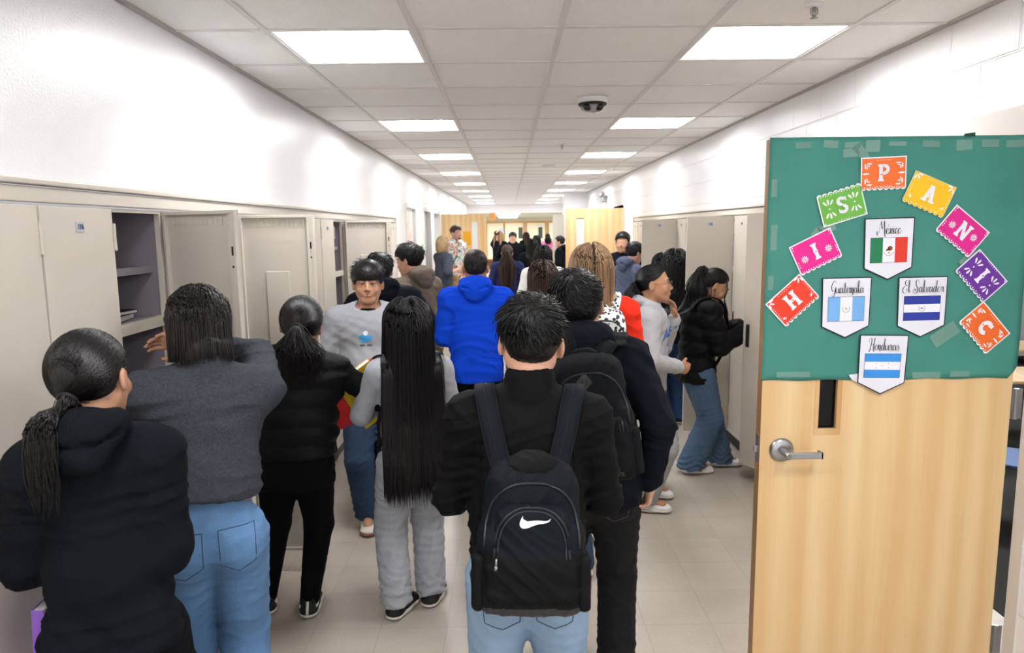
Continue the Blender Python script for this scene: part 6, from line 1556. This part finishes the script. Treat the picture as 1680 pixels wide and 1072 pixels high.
far('person with brown hair over the shoulders, between the royal blue hoodie and the fair hair', .25, 5.15, 0, 1.565, mat('rust_top','7c3b2e',.9), M_dk, 'long', .012, longh=.30, hm=HBR)
far('person in white sweatshirt with dark shoulder-length hair, mid corridor', .42, 8.6, 0, 1.60, cloth('white_knit','e2e0de'), mat('cream_trousers','cdc8bb',.9), 'long', .012, bw=1.15, longh=.24, loose=.03, foot={'L':(.33,8.7,None),'R':(.5,8.5,None)})
far('person in navy long-sleeved top and pale jeans with a long brown ponytail, mid corridor', -.02, 10.7, 0, 1.58, mat('indigo_knit','191f52',.9), M_dl, 'tail', .013, bw=1.1, hm=HBR, longh=.62)
g = far('person with curly blonde hair in dark grey tee and black trousers, at the left wall', -1.10, 12.0, -60, 1.70, mat('slate_jersey','3f4654',.9), M_blk, 'none', .013, bw=1.1, sleeve=.9, loose=.03, hand={'L':(-.85,12.2,1.15),'R':(-.86,11.9,1.15)}, shoe=mat('teal_shoe','4e8c9c',.6), skin=SK3)
S = SDF(); S.ell(g.head+A(0,-.02,.03), A(.12,.12,.13)); S.ell(g.head+A(0,-.06,-.06), A(.11,.08,.09), k=.04); S.disp = folds(.03, 5, 130, 0); S.da=.03
S.fn(lambda P: np.where((((P-g.head)@g.Rh)[:,1] > .045) & (((P-g.head)@g.Rh)[:,2] < .06), .05, -.05), k=.01, op='i'); v, f = S.mesh(g.head-.22, g.head+.22, .009); mkmesh('hair', v, f, HBL, g.root)
def floral():
    m = mat('floral_print','cfdcdc',.8); nt = m.node_tree; N = nt.nodes; L2 = nt.links; tc = N.new('ShaderNodeTexCoord'); v = N.new('ShaderNodeTexVoronoi'); v.inputs['Scale'].default_value = 15; v.inputs['Randomness'].default_value = 1; L2.new(tc.outputs['Object'], v.inputs[0])
    cr = N.new('ShaderNodeValToRGB'); cr.color_ramp.interpolation = 'CONSTANT'; e = cr.color_ramp.elements; e[0].position = 0; e[0].color = lin('cfdcdc'); e[1].position = .42; e[1].color = lin('d9855e')
    for p_, c in ((.52,'56605f'),(.62,'dfe4e2'),(.74,'7fb0b0'),(.85,'e8e4dc')): x = e.new(p_); x.color = lin(c)
    n = N.new('ShaderNodeTexNoise'); n.inputs['Scale'].default_value = 22; L2.new(tc.outputs['Object'], n.inputs[0]); sx = N.new('ShaderNodeSeparateColor'); L2.new(v.outputs['Color'], sx.inputs[0]); mx = N.new('ShaderNodeMath'); mx.operation = 'MULTIPLY_ADD'; mx.inputs[1].default_value = .5; L2.new(sx.outputs[0], mx.inputs[0]); mm = N.new('ShaderNodeMath'); mm.operation = 'MULTIPLY'; mm.inputs[1].default_value = .6; L2.new(n.outputs[0], mm.inputs[0]); L2.new(mm.outputs[0], mx.inputs[2])
    L2.new(mx.outputs[0], cr.inputs[0]); L2.new(cr.outputs[0], N['Principled BSDF'].inputs['Base Color']); return m
g = far('tall bearded person in floral short-sleeved shirt and khaki shorts, far down the corridor', -.93, 12.6, -120, 1.93, floral(), mat('khaki_cloth','b08a5a',.9), 'short', .011, bw=1.1, sleeve=.85, loose=.03, skin=SK3, face=True, hm=mat('dark_brown_short_hair','3a2b24',.6), hy=-10, shoe=M_shw)
for o in list(g.root.children):
    if o.name.startswith('trousers'): bpy.data.objects.remove(o)
pants(g, 'shorts', mat('khaki_cloth','b08a5a',.9), .012, r=(.062,.056,.05), seed=8, loose=.014, short=g.kne['L'][2]+.02)
S = SDF(); Hh = lambda *p: g.head+g.Rh@(A(*p)*g.s); S.ell(Hh(0,.072,-.088), A(.030,.024,.026)); S.cap(Hh(-.02,.094,-.046), Hh(.02,.094,-.046), .006, k=.01); v, f = S.mesh(Hh(0,.07,-.07)-.06, Hh(0,.07,-.07)+.06, .005); mkmesh('beard', v, f, mat('beard_brown','5a4234',.8), g.root)
far('person in black hooded jacket and dark face covering facing the camera, far down the corridor', .10, 16.0, 180, 1.76, M_blk, M_blk, 'short', .018, bw=1.35, hood=1.1, hand={'L':(.42,15.9,1.0),'R':(-.2,15.9,1.0)})
far('person in black with long black hair, beyond the white sweatshirt', .47, 14.0, 0, 1.61, M_blk, M_blk, 'long', .016, longh=.35, bw=1.1)
far('person in black top beside the pink top, deep in the far hall', .80, 20.0, 10, 1.62, M_blk, M_blk, 'long', .022, longh=.35)
far('person in bright pink top with black hair, deep in the far hall', 1.33, 24.0, 0, 1.66, mat('pink_knit','ef7fb4',.9), M_blk, 'tail', .022, longh=.3)
far('person in black hoodie and dark jeans standing at the right corner far away', 1.17, 16.0, 70, 1.65, M_blk, M_dk, 'short', .016, hood=1.0)
far('person with fair hair in black coat raising a hand, far left in the hall', -.25, 19.0, 150, 1.78, M_blk, M_blk, 'long', .02, hm=HBL, hand={'R':(-.30,18.8,1.75)}, longh=.3, skin=SK3)
far('small far person with dark brown hair left of the black-haired crowd in the hall', .62, 24.5, 20, 1.70, M_blk, M_blk, 'long', .024, hm=HBR, longh=.3, skin=SK3)
far('person in navy jacket with black hair facing the camera behind the open right locker', 1.40, 8.7, 165, 1.785, M_navy, M_blk, 'short', .011, hy=-5, bw=1.05, face=True)
far('person in slate blue hoodie bent in profile at the right lockers', 1.34, 8.05, -62, 1.67, cloth('slate_knit','596079'), M_dk, 'short', .011, hood=1.1, hp=15, face=True, lean=8)
far('person with long wavy black hair, half hidden by the open right locker door', 1.50, 6.38, 10, 1.61, M_blk, mat('deep_blue_denim','1d3c66',.9), 'long', .011, longh=.45, pw=(.06,.05,.05), foot={'L':(1.42,6.4,None),'R':(1.58,6.45,None)})
far('person with long black hair just beyond the wavy-haired one at the right lockers', 1.53, 7.0, 5, 1.54, M_blk, M_dk, 'long', .012, longh=.35)
print('t', time.time()-_t0)
